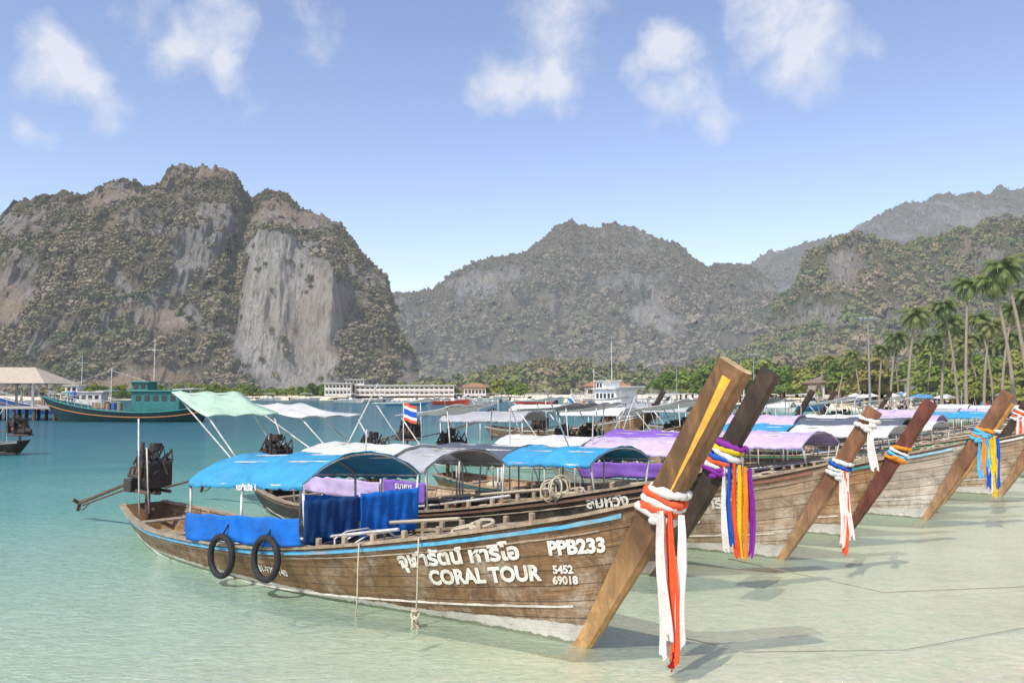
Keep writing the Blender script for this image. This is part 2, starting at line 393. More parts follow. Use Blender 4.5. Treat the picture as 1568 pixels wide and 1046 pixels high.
# ---------------------------------------------------------------- hills
def hillmat(name,haze,vegc):
    m,t=newmat(name)
    pos=t.n('ShaderNodeNewGeometry').outputs['Position']
    rk=t.n('ShaderNodeAttribute',attribute_name='rock').outputs['Fac']
    oc=t.n('ShaderNodeAttribute',attribute_name='ochre').outputs['Fac']
    g1=t.noise(pos,.045,5,.7);g2=t.noise(pos,.40,4,.75)
    veg=t.ramp(g1,[(.3,vegc[0]),(.5,vegc[1]),(.68,vegc[2])])
    veg=t.mix(1.0,veg,t.ramp(g2,[(.32,(.5,.5,.5)),(.68,(1.5,1.48,1.42))]),'MULTIPLY')
    st=t.noise(t.mapping(pos,(.16,.16,.028)),1.0,8,.75,.6)
    fl=t.noise(t.mapping(pos,(.55,.55,.14)),1.0,6,.78,.3)
    rock=t.ramp(st,[(.30,(.12,.117,.11)),(.42,(.33,.32,.30)),(.54,(.48,.46,.425)),(.72,(.62,.585,.53))])
    hi=t.math('MULTIPLY',t.math('SUBTRACT',rk,.92,clamp=True),1.6,clamp=True)
    rock=t.mix(t.math('MULTIPLY',hi,.5),rock,(.72,.68,.60))
    rock=t.mix(t.math('MULTIPLY',t.math('SUBTRACT',fl,.49,clamp=True),5.5,clamp=True),rock,(.13,.125,.118))
    st2=t.noise(t.mapping(pos,(.10,.10,.010)),1.0,6,.75,.8)
    rock=t.mix(t.math('MULTIPLY',t.math('SUBTRACT',st2,.52,clamp=True),7.0,clamp=True),rock,(.22,.215,.205))
    rock=t.mix(t.math('MULTIPLY',t.math('SUBTRACT',g1,.54,clamp=True),3.5,clamp=True),rock,(.52,.40,.25))
    rock=t.mix(t.math('MULTIPLY',oc,t.math('MULTIPLY',g2,1.5),clamp=True),rock,(.48,.32,.17))
    dark=t.math('MULTIPLY',t.math('SUBTRACT',1.05,rk,clamp=True),1.0,clamp=True)
    rock=t.mix(dark,rock,t.mix(1.0,rock,(.68,.65,.60),'MULTIPLY'))
    e=t.math('MULTIPLY',t.math('SUBTRACT',t.math('ADD',rk,t.math('MULTIPLY',t.math('SUBTRACT',t.noise(pos,.20,6,.8),.5),2.2)),.43),5,clamp=True)
    c=t.mix(e,veg,rock)
    sh=t.principled(c,.9,.1,t.bump(t.math('ADD',st,t.math('MULTIPLY',fl,.7)),1.0,7.5))
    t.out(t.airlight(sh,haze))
    return m
VEGD=((.120,.120,.062),(.180,.155,.095),(.25,.20,.135))
VEGG=((.110,.135,.050),(.170,.168,.072),(.23,.19,.11))
def hill(name,ridge,Yf,Yr,Yb,prof,seed,haze,amp,rocks=(),rockbase=0,cliff=None,nu=420,nv=170,ntree=9000,ts=(2.5,5),leaf=None,crag=1.0,meadow=(),veg=VEGD,rockw=1.2):
    ra=np.array([bearing(c,r) for c,r in ridge])
    ta=np.linspace(ra[0,0],ra[-1,0],nu)
    tau=np.linspace(0,1,nv)**1.25*1.45
    TA,TT=np.meshgrid(ta,tau,indexing='ij')
    te=np.interp(TA,ra[:,0],ra[:,1])
    yf=Yf+(fbm(TA*9,TA*0+seed,3,seed)-.5)*30
    Yy=np.where(TT<=1,yf+(Yr-yf)*TT,Yr+(TT-1)/.45*(Yb-Yr))
    R=te*Yr+H
    R=R*(1+(fbm(TA*60,TA*0,3,seed+9)-.5)*.05+(ridged(TA*150,TA*0,3,seed+19)-.5)*.022)
    g=prof(np.clip(TT,0,1),TA)
    X0=TA*Yy
    g=np.where(TT>1,1-((TT-1)/.45)**1.6*.9,g)
    env=np.clip(TT*5,0,1)
    dz=(fbm(X0/55,Yy/55,5,seed+1)-.5)*amp*2.2+(ridged(X0/30,Yy/38,4,seed+2)-.6)*amp*1.0*crag
    dz*=env*np.where(TT>1,.4,np.clip((1.12-TT)*2.2,.25,1))
    Z=np.maximum(R*g+dz*np.clip(R/40,.1,1),TT*0-1)+TT*2-1.0
    ff=((ridged(X0/16,Z/60,4,seed+4)-.55)*.9+(ridged(X0/6,Z/24,3,seed+14)-.5)*.40)*amp*crag*env*np.clip(R/60,0,1)
    Y1=Yy-ff
    TE=(Z-H)/Yy
    rock=np.full(Z.shape,float(rockbase))+(fbm(X0/32,Z/20,5,seed+6)-.5)*rockw
    gyu,gyv=np.gradient(Y1);gzu,gzv=np.gradient(Z)
    slope=np.abs(gzv)/(np.abs(gyv)+.5)
    rock+=np.clip((slope-.9)*.25,-.1,.35)
    rock=np.clip(rock,0,.82)
    och=np.clip((fbm(X0/30,Z/22,4,seed+8)-.52)*4,0,1)*.7
    for (c,r,rx,ry,st,o_) in rocks:
        a0,e0=bearing(c,r)
        d=((TA-a0)/(rx/F))**2+((TE-e0)/(ry/F))**2
        d=d*(1+(fbm(X0/12,Z/12,3,seed+77)-.5)*1.8)
        wgt=np.exp(-d**1.6*.7);rock+=st*wgt;och=np.clip(och+(o_-.0)*wgt if o_>0 else och*(1-wgt*.6),0,1)
    if cliff is not None:
        (c0,r0),(c1,r1),wd,dep=cliff
        a0,e0=bearing(c0,r0);a1,e1=bearing(c1,r1)
        tt=np.clip((TE-e0)/(e1-e0),0,1);line=a0+(a1-a0)*tt+(fbm(Z/14,Z*0,3,2)-.5)*.012
        kk=np.exp(-((TA-line)/(wd/F))**2)*np.clip(1-np.abs((TE-(e0+e1)/2)/((e1-e0)*.62))**4,0,1)
        Y1+=kk*dep;rock-=kk*1.0
    rock=np.clip(rock,0,1.5)
    V=np.stack([TA*Y1,Y1,Z],-1)
    me=npmesh(name,V.reshape(-1,3),gridfaces(nu,nv)[:,::-1],hillmat(name+'_surface',haze,veg))
    for nm,A in (('rock',rock),('ochre',och)):
        a=me.attributes.new(nm,'FLOAT','POINT');a.data.foreach_set('value',A.ravel().astype(np.float32))
    scene.collection.objects.link(bpy.data.objects.new(name,me))
    e1=V[1:,:-1]-V[:-1,:-1];e2=V[:-1,1:]-V[:-1,:-1]
    ar=np.linalg.norm(np.cross(e1,e2),axis=-1)
    front=TT[:-1,:-1]<1.06
    wt=ar*front*np.clip(1.15-rock[:-1,:-1]*1.45,0.014,1)
    wt*=np.clip((fbm(X0/20,Z/14+Yy/40,4,seed+15)-.38)*5,.10,1)[:-1,:-1]
    for (c,r,rx,ry) in meadow:
        a0,e0=bearing(c,r);d=((TA-a0)/(rx/F))**2+((TE-e0)/(ry/F))**2
        wt*=1-.93*np.exp(-d**2)[:-1,:-1]
    p=(wt/wt.sum()).ravel()
    R_=np.random.default_rng(seed+50);idx=R_.choice(p.size,ntree,p=p)
    ii,jj=np.unravel_index(idx,wt.shape);a_=R_.random(ntree)[:,None];b_=R_.random(ntree)[:,None]
    P=V[ii,jj]+e1[ii,jj]*a_+e2[ii,jj]*b_
    fgrow=np.clip(1.45-TT[ii,jj]*.95,.5,1.45)
    s=R_.uniform(ts[0],ts[1],ntree)*fgrow*np.where(R_.random(ntree)>.95,1.5,1)
    P[:,2]-=s*.3
    scatter(name+'_trees',P,s,leaf,seed)
green=[(0.0,(.062,.095,.034)),(.25,(.105,.140,.048)),(.45,(.160,.180,.066)),(.62,(.205,.180,.085)),(.8,(.22,.17,.105)),(1,(.27,.22,.16))]
lgreen=[(0.0,(.060,.084,.036)),(.25,(.100,.118,.052)),(.42,(.150,.145,.072)),(.6,(.190,.158,.092)),(.8,(.22,.178,.125)),(1,(.28,.24,.18))]
dry=[(0.0,(.075,.090,.045)),(.25,(.115,.120,.064)),(.45,(.165,.145,.085)),(.7,(.21,.168,.115)),(1,(.255,.21,.16))]
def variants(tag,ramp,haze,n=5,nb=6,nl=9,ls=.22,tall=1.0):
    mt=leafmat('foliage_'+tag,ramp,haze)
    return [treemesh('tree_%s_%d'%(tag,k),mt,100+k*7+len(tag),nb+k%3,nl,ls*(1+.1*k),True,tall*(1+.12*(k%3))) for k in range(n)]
sm=lambda a,b,x: np.clip((x-a)/(b-a),0,1)**2*(3-2*np.clip((x-a)/(b-a),0,1))
def prof_left(t,TA):
    a0=bearing(375,500)[0];a1=bearing(520,500)[0]
    cl=sm(a0-.012,a0+.004,TA)*(1-sm(a1-.012,a1+.01,TA))
    base=.20*sm(0,.18,t)+.30*sm(.12,.5,t)+.5*t**1.2
    cf=.06*sm(0,.05,t)+.48*sm(.05,.17,t)+.46*np.clip((t-.1)/.9,0,1)
    return base*(1-cl)+cf*cl
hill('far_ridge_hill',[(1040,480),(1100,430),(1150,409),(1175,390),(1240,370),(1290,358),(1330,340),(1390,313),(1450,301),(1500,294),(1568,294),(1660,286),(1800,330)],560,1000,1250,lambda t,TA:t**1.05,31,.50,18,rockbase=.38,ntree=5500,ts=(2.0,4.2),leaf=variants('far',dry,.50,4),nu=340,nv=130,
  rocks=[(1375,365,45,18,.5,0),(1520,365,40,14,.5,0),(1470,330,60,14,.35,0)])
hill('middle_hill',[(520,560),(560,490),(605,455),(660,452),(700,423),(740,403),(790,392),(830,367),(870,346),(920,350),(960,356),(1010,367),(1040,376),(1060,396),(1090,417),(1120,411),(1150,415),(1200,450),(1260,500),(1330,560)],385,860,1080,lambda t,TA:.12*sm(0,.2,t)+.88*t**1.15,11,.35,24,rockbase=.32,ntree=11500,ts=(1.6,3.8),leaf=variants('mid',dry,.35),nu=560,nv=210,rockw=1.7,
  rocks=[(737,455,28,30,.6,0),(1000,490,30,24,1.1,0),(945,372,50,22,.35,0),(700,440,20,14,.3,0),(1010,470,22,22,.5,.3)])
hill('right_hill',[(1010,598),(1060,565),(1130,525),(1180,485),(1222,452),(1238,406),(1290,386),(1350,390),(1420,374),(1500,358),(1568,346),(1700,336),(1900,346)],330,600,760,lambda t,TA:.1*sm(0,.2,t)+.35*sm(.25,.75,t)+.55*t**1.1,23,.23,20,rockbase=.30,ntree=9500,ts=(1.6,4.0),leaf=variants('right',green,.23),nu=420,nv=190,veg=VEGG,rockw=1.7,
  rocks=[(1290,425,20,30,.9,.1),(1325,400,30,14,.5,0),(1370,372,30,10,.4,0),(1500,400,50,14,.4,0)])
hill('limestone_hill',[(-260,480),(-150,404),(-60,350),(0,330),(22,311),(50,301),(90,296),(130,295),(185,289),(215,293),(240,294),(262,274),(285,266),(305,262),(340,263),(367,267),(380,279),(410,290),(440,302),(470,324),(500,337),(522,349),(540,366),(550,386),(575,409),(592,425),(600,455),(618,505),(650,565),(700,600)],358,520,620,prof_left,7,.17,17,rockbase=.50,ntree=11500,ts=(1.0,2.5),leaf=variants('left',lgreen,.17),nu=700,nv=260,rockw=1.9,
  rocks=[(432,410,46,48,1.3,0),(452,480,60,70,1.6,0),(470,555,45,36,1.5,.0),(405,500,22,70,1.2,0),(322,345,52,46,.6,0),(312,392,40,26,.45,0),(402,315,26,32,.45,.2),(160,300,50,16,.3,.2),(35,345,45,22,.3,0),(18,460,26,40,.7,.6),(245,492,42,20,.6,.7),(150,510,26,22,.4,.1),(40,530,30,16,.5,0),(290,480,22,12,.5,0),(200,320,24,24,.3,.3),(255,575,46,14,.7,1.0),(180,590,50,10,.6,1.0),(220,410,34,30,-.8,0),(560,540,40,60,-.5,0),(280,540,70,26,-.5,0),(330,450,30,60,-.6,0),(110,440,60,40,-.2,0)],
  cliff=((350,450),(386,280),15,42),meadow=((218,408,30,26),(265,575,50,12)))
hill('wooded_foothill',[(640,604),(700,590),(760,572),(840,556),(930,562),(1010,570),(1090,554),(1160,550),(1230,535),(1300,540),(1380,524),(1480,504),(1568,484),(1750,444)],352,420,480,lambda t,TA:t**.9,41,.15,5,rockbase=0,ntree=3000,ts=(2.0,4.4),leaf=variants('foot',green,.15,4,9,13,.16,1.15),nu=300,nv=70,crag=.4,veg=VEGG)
# ---------------------------------------------------------------- longtail boat
def I(xs,ys):
    xs=np.array(xs,float);ys=np.array(ys,float)
    def f(x):
        x=min(max(x,xs[0]),xs[-1]);i=int(min(max(np.searchsorted(xs,x)-1,0),len(xs)-2))
        t=(x-xs[i])/(xs[i+1]-xs[i])
        m0=(ys[i+1]-ys[max(i-1,0)])/(xs[i+1]-xs[max(i-1,0)])*(xs[i+1]-xs[i])
        m1=(ys[min(i+2,len(xs)-1)]-ys[i])/(xs[min(i+2,len(xs)-1)]-xs[i])*(xs[i+1]-xs[i])
        return float((2*t**3-3*t**2+1)*ys[i]+(t**3-2*t**2+t)*m0+(-2*t**3+3*t**2)*ys[i+1]+(t**3-t**2)*m1)
    return f
class Hull:
    def __init__(s,L,sheer,keel,beam,pexp,rake):
        s.L=L;s.sh=I(*sheer);s.ke=I(*keel);s.be=I(*beam);s.pe=I(*pexp);s.ra=I(*rake)
    def pt(s,q,v,side,off=0):
        zg=s.sh(q);zk=s.ke(q);z=zk+(zg-zk)*v
        y=s.be(q)*(max(v,0)**s.pe(q))+off*min(1,v*4)
        return Vector((q*s.L+s.ra(q)*z,side*y,z))
    def at(s,x,z,side,off=0):
        q=x/s.L
        for _ in range(6): q=(x-s.ra(min(max(q,0),1))*z)/s.L;q=min(max(q,0),1)
        return s.pt(q,(z-s.ke(q))/(s.sh(q)-s.ke(q)),side,off)
    def mesh(s,name,mat,parent,ns=72,nvv=12,thick=.045):
        vs=[];uv=[];ring=2*nvv+1
        for i in range(ns+1):
            q=i/ns
            for j in range(-nvv,nvv+1):
                v=abs(j)/nvv
                vs.append(s.pt(q,v,-1 if j<0 else 1));uv.append((q*s.L,v))
        fs=[(i*ring+j,(i+1)*ring+j,(i+1)*ring+j+1,i*ring+j+1) for i in range(ns) for j in range(ring-1)]
        fs.append(tuple(range(ring)))
        me=bpy.data.meshes.new(name);me.from_pydata(vs,[],fs);me.materials.append(mat)
        ul=me.uv_layers.new(name='UVMap')
        li=np.zeros(len(me.loops),np.int32);me.loops.foreach_get('vertex_index',li)
        ul.data.foreach_set('uv',np.array(uv,np.float32)[li].ravel())
        me.polygons.foreach_set('use_smooth',[True]*(len(fs)-1)+[False]);me.update()
        o=bpy.data.objects.new(name,me);scene.collection.objects.link(o);o.parent=parent
        md=o.modifiers.new('s','SOLIDIFY');md.thickness=thick
        md.offset=-1 if me.polygons[0].normal.y*vs[fs[0][0]].y>0 else 1
        return o
    def strip(s,mb,v,out,w,h,mi=0,q0=0,q1=1,n=60,sides=(-1,1),dz=0):
        for sd_ in sides:
            rows=[]
            for i in range(n+1):
                q=q0+(q1-q0)*i/n;p=s.pt(q,v,sd_);y=p.y+sd_*out
                a=sd_*w;jz=.006*math.sin(i*2.7+v*9)
                rows.append([(p.x,y,p.z+h/2+dz+jz),(p.x,y-a,p.z+h/2+dz+jz),(p.x,y-a,p.z-h/2+dz),(p.x,y,p.z-h/2+dz),(p.x,y,p.z+h/2+dz+jz)])
            mb.grid(rows,mi)
def textmesh(txt,size,bold=.0):
    cu=bpy.data.curves.new('lettering','FONT');cu.body=txt;cu.size=size;cu.offset=bold;cu.resolution_u=3
    o=bpy.data.objects.new('lettering',cu);scene.collection.objects.link(o)
    dg=bpy.context.evaluated_depsgraph_get();me=o.evaluated_get(dg).to_mesh()
    V=[v.co.copy() for v in me.vertices];Fc=[tuple(p.vertices) for p in me.polygons]
    o.evaluated_get(dg).to_mesh_clear();bpy.data.objects.remove(o)
    return V,Fc
def longtail_hull(L=10.2,hs=1.0,bs=1.0):
    q=[0,.1,.2,.4,.6,.8,.93,1.0]
    sheer=[x*hs for x in (.60,.50,.44,.50,.66,1.0,1.34,1.58)]
    return Hull(L,(q,sheer),(q,(-.05,-.22,-.3,-.34,-.34,-.32,-.30,-.27)),(q,[x*bs for x in (.42,.74,.92,1.04,1.0,.66,.27,.045)]),(q,(.42,.38,.34,.34,.40,.62,.80,.9)),(q,(-.55,-.3,-.1,0,0,.18,.42,.50)))
M_rope=gm('rope',(.50,.44,.32),.9,.3,60,.6)
M_metal=gm('weathered_metal',(.32,.31,.29),.45,.4,12,.2,.5,.6)
M_white=gm('white_paint',(.72,.71,.68),.5,.12,5,.1,.4,0,(.42,.38,.31))
M_wline=gm('worn_white_line',(.56,.54,.48),.6,.3,9,.1,.3,0,(.22,.16,.10),.46)
M_black=gm('tyre_rubber',(.018,.018,.02),.75,.3,20,.3)
M_eng=gm('engine_iron',(.035,.033,.032),.6,.6,14,.5,.5,.3,(.09,.05,.03))
M_rust=gm('rusty_steel',(.13,.08,.055),.7,.5,14,.4,.4,.3)
M_letter=gm('letter_paint',(.74,.72,.64),.6,.25,30,.1,.3,0,(.38,.31,.23),.48)
M_deck=woodmat('deck_wood',(.44,.37,.27),(.32,.25,.17),(1.2,12,1.2))
M_pole=gm('pole_paint',(.60,.61,.60),.45,.3,10,.1,.4,0,(.30,.22,.15))
def engine(parent,x0,z0,s=1.0,shaft=True):
    mb=MB()
    mb.tube([(x0+.1,0,z0-.55),(x0+.1,0,z0-.02)],.05,10,1)
    mb.box((x0+.1,0,z0),(.9,.10,.06),1,None,.01);mb.box((x0+.1,.2,z0+.02),(1.0,.05,.06),1,None,.01);mb.box((x0+.1,-.2,z0+.02),(1.0,.05,.06),1,None,.01)
    mb.box((x0+.1,0,z0+.28),(.62,.32,.36),0,None,.03)
    mb.box((x0+.1,0,z0+.52),(.56,.26,.14),0,None,.03)
    mb.box((x0+.1,.0,z0+.63),(.46,.14,.09),0,None,.025)
    mb.box((x0+.08,0,z0+.08),(.5,.24,.12),0,None,.02)
    mb.box((x0+.55,0,z0+.34),(.09,.46,.48),0,None,.01)
    for k in range(9): mb.box((x0+.60,0,z0+.15+k*.048),(.012,.42,.012),0)
    mb.tube([(x0+.43,0,z0+.2),(x0+.48,0,z0+.2)],.12,14,1);mb.tube([(x0+.43,0,z0+.42),(x0+.48,0,z0+.42)],.08,14,0)
    mb.tube([(x0+.1,.13,z0+.75),(x0+.1,.13,z0+.9)],.12,14,0);mb.tube([(x0+.25,.22,z0+.3),(x0+.25,.32,z0+.3)],.08,12,1)
    for k in range(4): mb.tube([(x0-.12+.15*k,-.15,z0+.46),(x0-.12+.15*k,-.24,z0+.44),(x0-.12+.15*k,-.26,z0+.3)],.024,8,1)
    mb.tube([(x0-.15,-.26,z0+.3),(x0+.4,-.26,z0+.3),(x0+.5,-.30,z0+.5),(x0+.5,-.3,z0+.95)],.035,8,0)
    for k in range(8):
        R=random.Random(k);y0=R.uniform(-.25,.25);mb.tube([(x0-.25+.1*k,y0,z0+.5),(x0-.15+.1*k,y0+R.uniform(-.2,.2),z0+.68+R.uniform(0,.22)),(x0+.1*k-.05,y0+.1,z0+.6),(x0+.1*k,-y0,z0+.35)],.022,6,0)
    mb.box((x0-.1,-.24,z0+.12),(.3,.16,.24),0,None,.02);mb.box((x0+.3,.24,z0+.5),(.22,.14,.24),0,None,.02);mb.box((x0-.12,.1,z0+.7),(.24,.2,.16),0,None,.03)
    mb.tube([(x0-.2,.1,z0+.6),(x0,.2,z0+.74),(x0+.3,.05,z0+.72),(x0+.52,-.1,z0+.56)],.022,6,0)
    mb.tube([(x0+.6,.1,z0+.1),(x0+1.3,.16,z0+.25),(x0+1.7,.18,z0+.34)],.02,8,1)
    mb.tube([(x0-.2,0,z0+.22),(x0-.42,0,z0+.18)],[.16,.08],12,0)
    if shaft:
        mb.tube([(x0-.4,0,z0+.18),(x0-3.1,0,z0-.50)],.035,8,1)
        mb.tube([(x0-.5,0,z0+.05),(x0-2.9,0,z0-.52)],.02,6,1)
        e=(x0-3.1,0,z0-.50)
        for k in range(3):
            a=k*2.094+.4
            mb.box((e[0],e[1]+.09*math.cos(a),e[2]+.09*math.sin(a)),(.03,.14,.07),1,(a,0.3,0))
        mb.tube([(x0-2.5,0,z0-.42),(x0-2.9,0,z0-.62),(x0-3.2,0,z0-.6)],.014,6,1)
    return mb.obj('longtail_engine',[M_eng,M_rust],parent)
def canopy(parent,hull,x0,x1,ze0,ze1,rise,cloth,hw=1.0,hoops=3,val=.08,poles=True,frame=None,label='canopy'):
    mb=MB();n=30;ny=18;ph=random.uniform(0,6)
    rows=[]
    for i in range(n+1):
        f=i/n;x=x0+(x1-x0)*f;ze=ze0+(ze1-ze0)*f
        sag=.05*abs(math.sin(f*math.pi*(hoops-1)))
        row=[]
        for j in range(ny+1):
            a=-1+2*j/ny
            z=ze+rise*(1-abs(a)**2.3)-sag*(1-.3*abs(a))+.012*math.sin(9*x+5*a+ph)+.008*math.sin(17*a+3*x)
            row.append((x,hw*a*1.0,z))
        zz=ze-val-.016*math.sin(x*21)
        row=[(x,-hw*1.015+.016*math.sin(x*13+ph),zz)]+row+[(x,hw*1.015,zz)]
        rows.append(row)
    mb.grid(rows,0);mb.obj(label+'_cloth',cloth,parent,True,.012)
    fr=MB()
    for k in range(hoops):
        f=k/(hoops-1);x=x0+.02+(x1-x0-.04)*f;ze=ze0+(ze1-ze0)*f
        fr.tube([(x,hw*(-1+2*j/14),ze+rise*(1-abs(-1+2*j/14)**2.3)-.028) for j in range(15)],.016,6)
        if poles:
            for sd_ in(-1,1):
                g=hull.at(x,hull.sh(min(max(x/hull.L,0),1))-.02,sd_)
                fr.tube([(x+.02*math.sin(k*3),sd_*(abs(g.y)-.04),g.z),(x,sd_*(hw-.02),ze-.02)],.019,7)
    for sd_ in(-1,1): fr.tube([(x0,sd_*(hw-.02),ze0-.03),(x1,sd_*(hw-.02),ze1-.03)],.016,6)
    for a in(-.5,0,.5): fr.tube([(x0,a*hw,ze0+rise*(1-abs(a)**2.3)-.03),(x1,a*hw,ze1+rise*(1-abs(a)**2.3)-.03)],.014,6)
    fr.obj(label+'_frame',frame or M_pole,parent,True)
def cloth_panel(parent,a,b,z0,z1,mat,name='side_tarp',amp=.02,z0b=None,z1b=None):
    z0b=z0 if z0b is None else z0b;z1b=z1 if z1b is None else z1b
    a=Vector(a);b=Vector(b);d=(b-a);nrm=Vector((-d.y,d.x,0)).normalized();rows=[]
    n=34;ph=random.uniform(0,6)
    for i in range(n+1):
        f=i/n;p=a+d*f;row=[]
        lo=z0+(z0b-z0)*f;hi=z1+(z1b-z1)*f
        for j in range(9):
            g=j/8;w_=amp*(math.sin(f*17+ph+g*2)+.6*math.sin(f*39+ph*2-g*3)+.4*math.sin(f*7+g*9))*(1-.6*g)
            hh=hi-.018*abs(math.sin(f*math.pi*4))
            row.append((p.x+nrm.x*w_,p.y+nrm.y*w_,lo+(hh-lo)*g+(.02*math.sin(f*11+ph) if j==0 else 0)))
        rows.append(row)
    mb=MB();mb.grid(rows,0);return mb.obj(name,mat,parent,True,.008)
def lettering(parent,hull,txt,x0,z0,slope,size,mat,side=-1,bold=.004,xs=1.0):
    V,Fc=textmesh(txt,size,bold)
    vs=[]
    for v in V:
        x=x0+v.x*xs;z=z0+slope*(x-x0)+v.y
        vs.append(hull.at(x,z,side,.014))
    mb=MB();mb.add(vs,Fc);return mb.obj('hull_lettering',mat,parent)
def ribbon(mb,p,length,width,wd,mi,seed=0):
    R=random.Random(seed);wd=Vector(wd).normalized();nr=Vector((-wd.y,wd.x,0))
    rows=[];n=34;m_=12;ph=R.uniform(0,6);ph2=R.uniform(0,6);fr_=R.uniform(12,18)
    for i in range(n+1):
        f=i/n;wv=width*(.35+.65*min(1,f*2.5))*(1-.15*f)*(1+.12*math.sin(f*6+ph));row=[]
        dx=.03*math.sin(f*4+ph)*f;dn=.03*math.sin(f*3+ph2)*f
        for j in range(m_+1):
            g=j/m_-.5
            pl=.020*math.sin(g*fr_+ph+f*1.5)+.010*math.sin(g*31+f*5)
            q=Vector(p)+wd*(g*wv+dx)+nr*(pl+dn)
            zz=-f*length-(.04*math.sin(g*8+ph) if i==n else 0)
            row.append((q.x,q.y,q.z+zz))
        rows.append(row)
    mb.grid(rows,mi)
def stem_pts(L,top):
    k=top/2.93
    return [(L-.80,-.30),(L-.30,-.24),(L+.00,.04),(L+.46*k,.78*k),(L+.97*k,1.60*k),(L+1.40*k,2.30*k),(L+1.80*k,2.96*k)]
def stem_at(L,top,z):
    P=stem_pts(L,top)
    for a,b in zip(P,P[1:]):
        if a[1]<=z<=b[1]: return a[0]+(b[0]-a[0])*(z-a[1])/(b[1]-a[1])
    return P[-1][0]
def build_stem(parent,L,top,mat,stripe=None,tipmat=None,w=1.0):
    P=stem_pts(L,top);mb=MB();rows=[]
    pts=[]
    for a,b in zip(P,P[1:]):
        for k in range(6): pts.append((a[0]+(b[0]-a[0])*k/6,a[1]+(b[1]-a[1])*k/6))
    pts.append(P[-1])
    for _ in range(3): pts=[pts[0]]+[((a[0]+2*b[0]+c[0])/4,(a[1]+2*b[1]+c[1])/4) for a,b,c in zip(pts,pts[1:],pts[2:])]+[pts[-1]]
    N=len(pts);sec=[];R=random.Random(int(w*100)+int(top*77))
    for i,(x,z) in enumerate(pts):
        a=pts[max(i-1,0)];b=pts[min(i+1,N-1)];tx,tz=b[0]-a[0],b[1]-a[1];l=math.hypot(tx,tz);tx/=l;tz/=l
        nx,nz=tz,-tx
        zz=min(max(z/top,0),1)
        hd=(.085+.080*min(1,zz/.42))*w+.01*max(0,zz-.8)+R.uniform(-.004,.004)
        hwid=(.050+.030*min(1,zz/.45))*w+R.uniform(-.002,.002)
        ring=[(-hd,-hwid*.9),(-hd*.9,-hwid),(hd*.72,-hwid),(hd,-hwid*.45),(hd,hwid*.45),(hd*.72,hwid),(-hd*.9,hwid),(-hd,hwid*.9)]
        rows.append([(x+nx*u_,y_,z+nz*u_) for u_,y_ in ring]);sec.append((x,z,nx,nz,hd,hwid))
    vs=[p for r in rows for p in r];k=8
    fs=[(i*k+j,i*k+(j+1)%k,(i+1)*k+(j+1)%k,(i+1)*k+j) for i in range(N-1) for j in range(k)]
    mb.add(vs,fs,0);mb.add(rows[-1],[tuple(range(8))],1);mb.add(rows[0],[tuple(range(8))[::-1]],0)
    mb.obj('stem_post',[mat,tipmat or mat],parent)
    if stripe:
        sb=MB()
        for sg in(-1,1):
            r2=[]
            for i in range(int(N*.70),N-1):
                x,z,nx,nz,hd,hwid=sec[i];f=(i-N*.70)/(N*.30)
                c0,c1=hd*(.25-.62*f),hd*(.38-.05*f)
                r2.append([(x+nx*c0,sg*(hwid+.004),z+nz*c0),(x+nx*c1,sg*(hwid+.004),z+nz*c1)])
            sb.grid(r2)
        sb.obj('stem_stripe',stripe,parent)
def coil(parent,L,top,z0,z1,mats,hd=.19,hw=.10,r=.035,turns=5,seed=1):
    R=random.Random(seed)
    for k in range(turns):
        f=k/(max(1,turns-1));z=z0+(z1-z0)*f;x=stem_at(L,top,z);mb=MB()
        pts=[]
        tl=R.uniform(-.25,.25)
        for i in range(25):
            a=2*math.pi*i/24
            u_=math.copysign(abs(math.cos(a))**.6,math.cos(a))*(hd+r*.5);y_=math.copysign(abs(math.sin(a))**.6,math.sin(a))*(hw+r*.4)
            zz=z+tl*u_*.6-.5*u_*.55+R.uniform(-.010,.010)
            pts.append((x+u_*.87,y_,zz))
        mb.tube(pts,[r*R.uniform(.7,1.3) for _ in pts],8,0)
        mb.obj('ribbon_wrap',mats[k%len(mats)],parent,True)
    xx=stem_at(L,top,z0);mb=MB()
    for k in range(4): mb.ball((xx+R.uniform(-.02,.16),-hw-.03,z0+R.uniform(-.08,.06)),.055,0,10,7,(1.2,.6,.7))
    mb.obj('ribbon_knot',mats[0],parent,True)
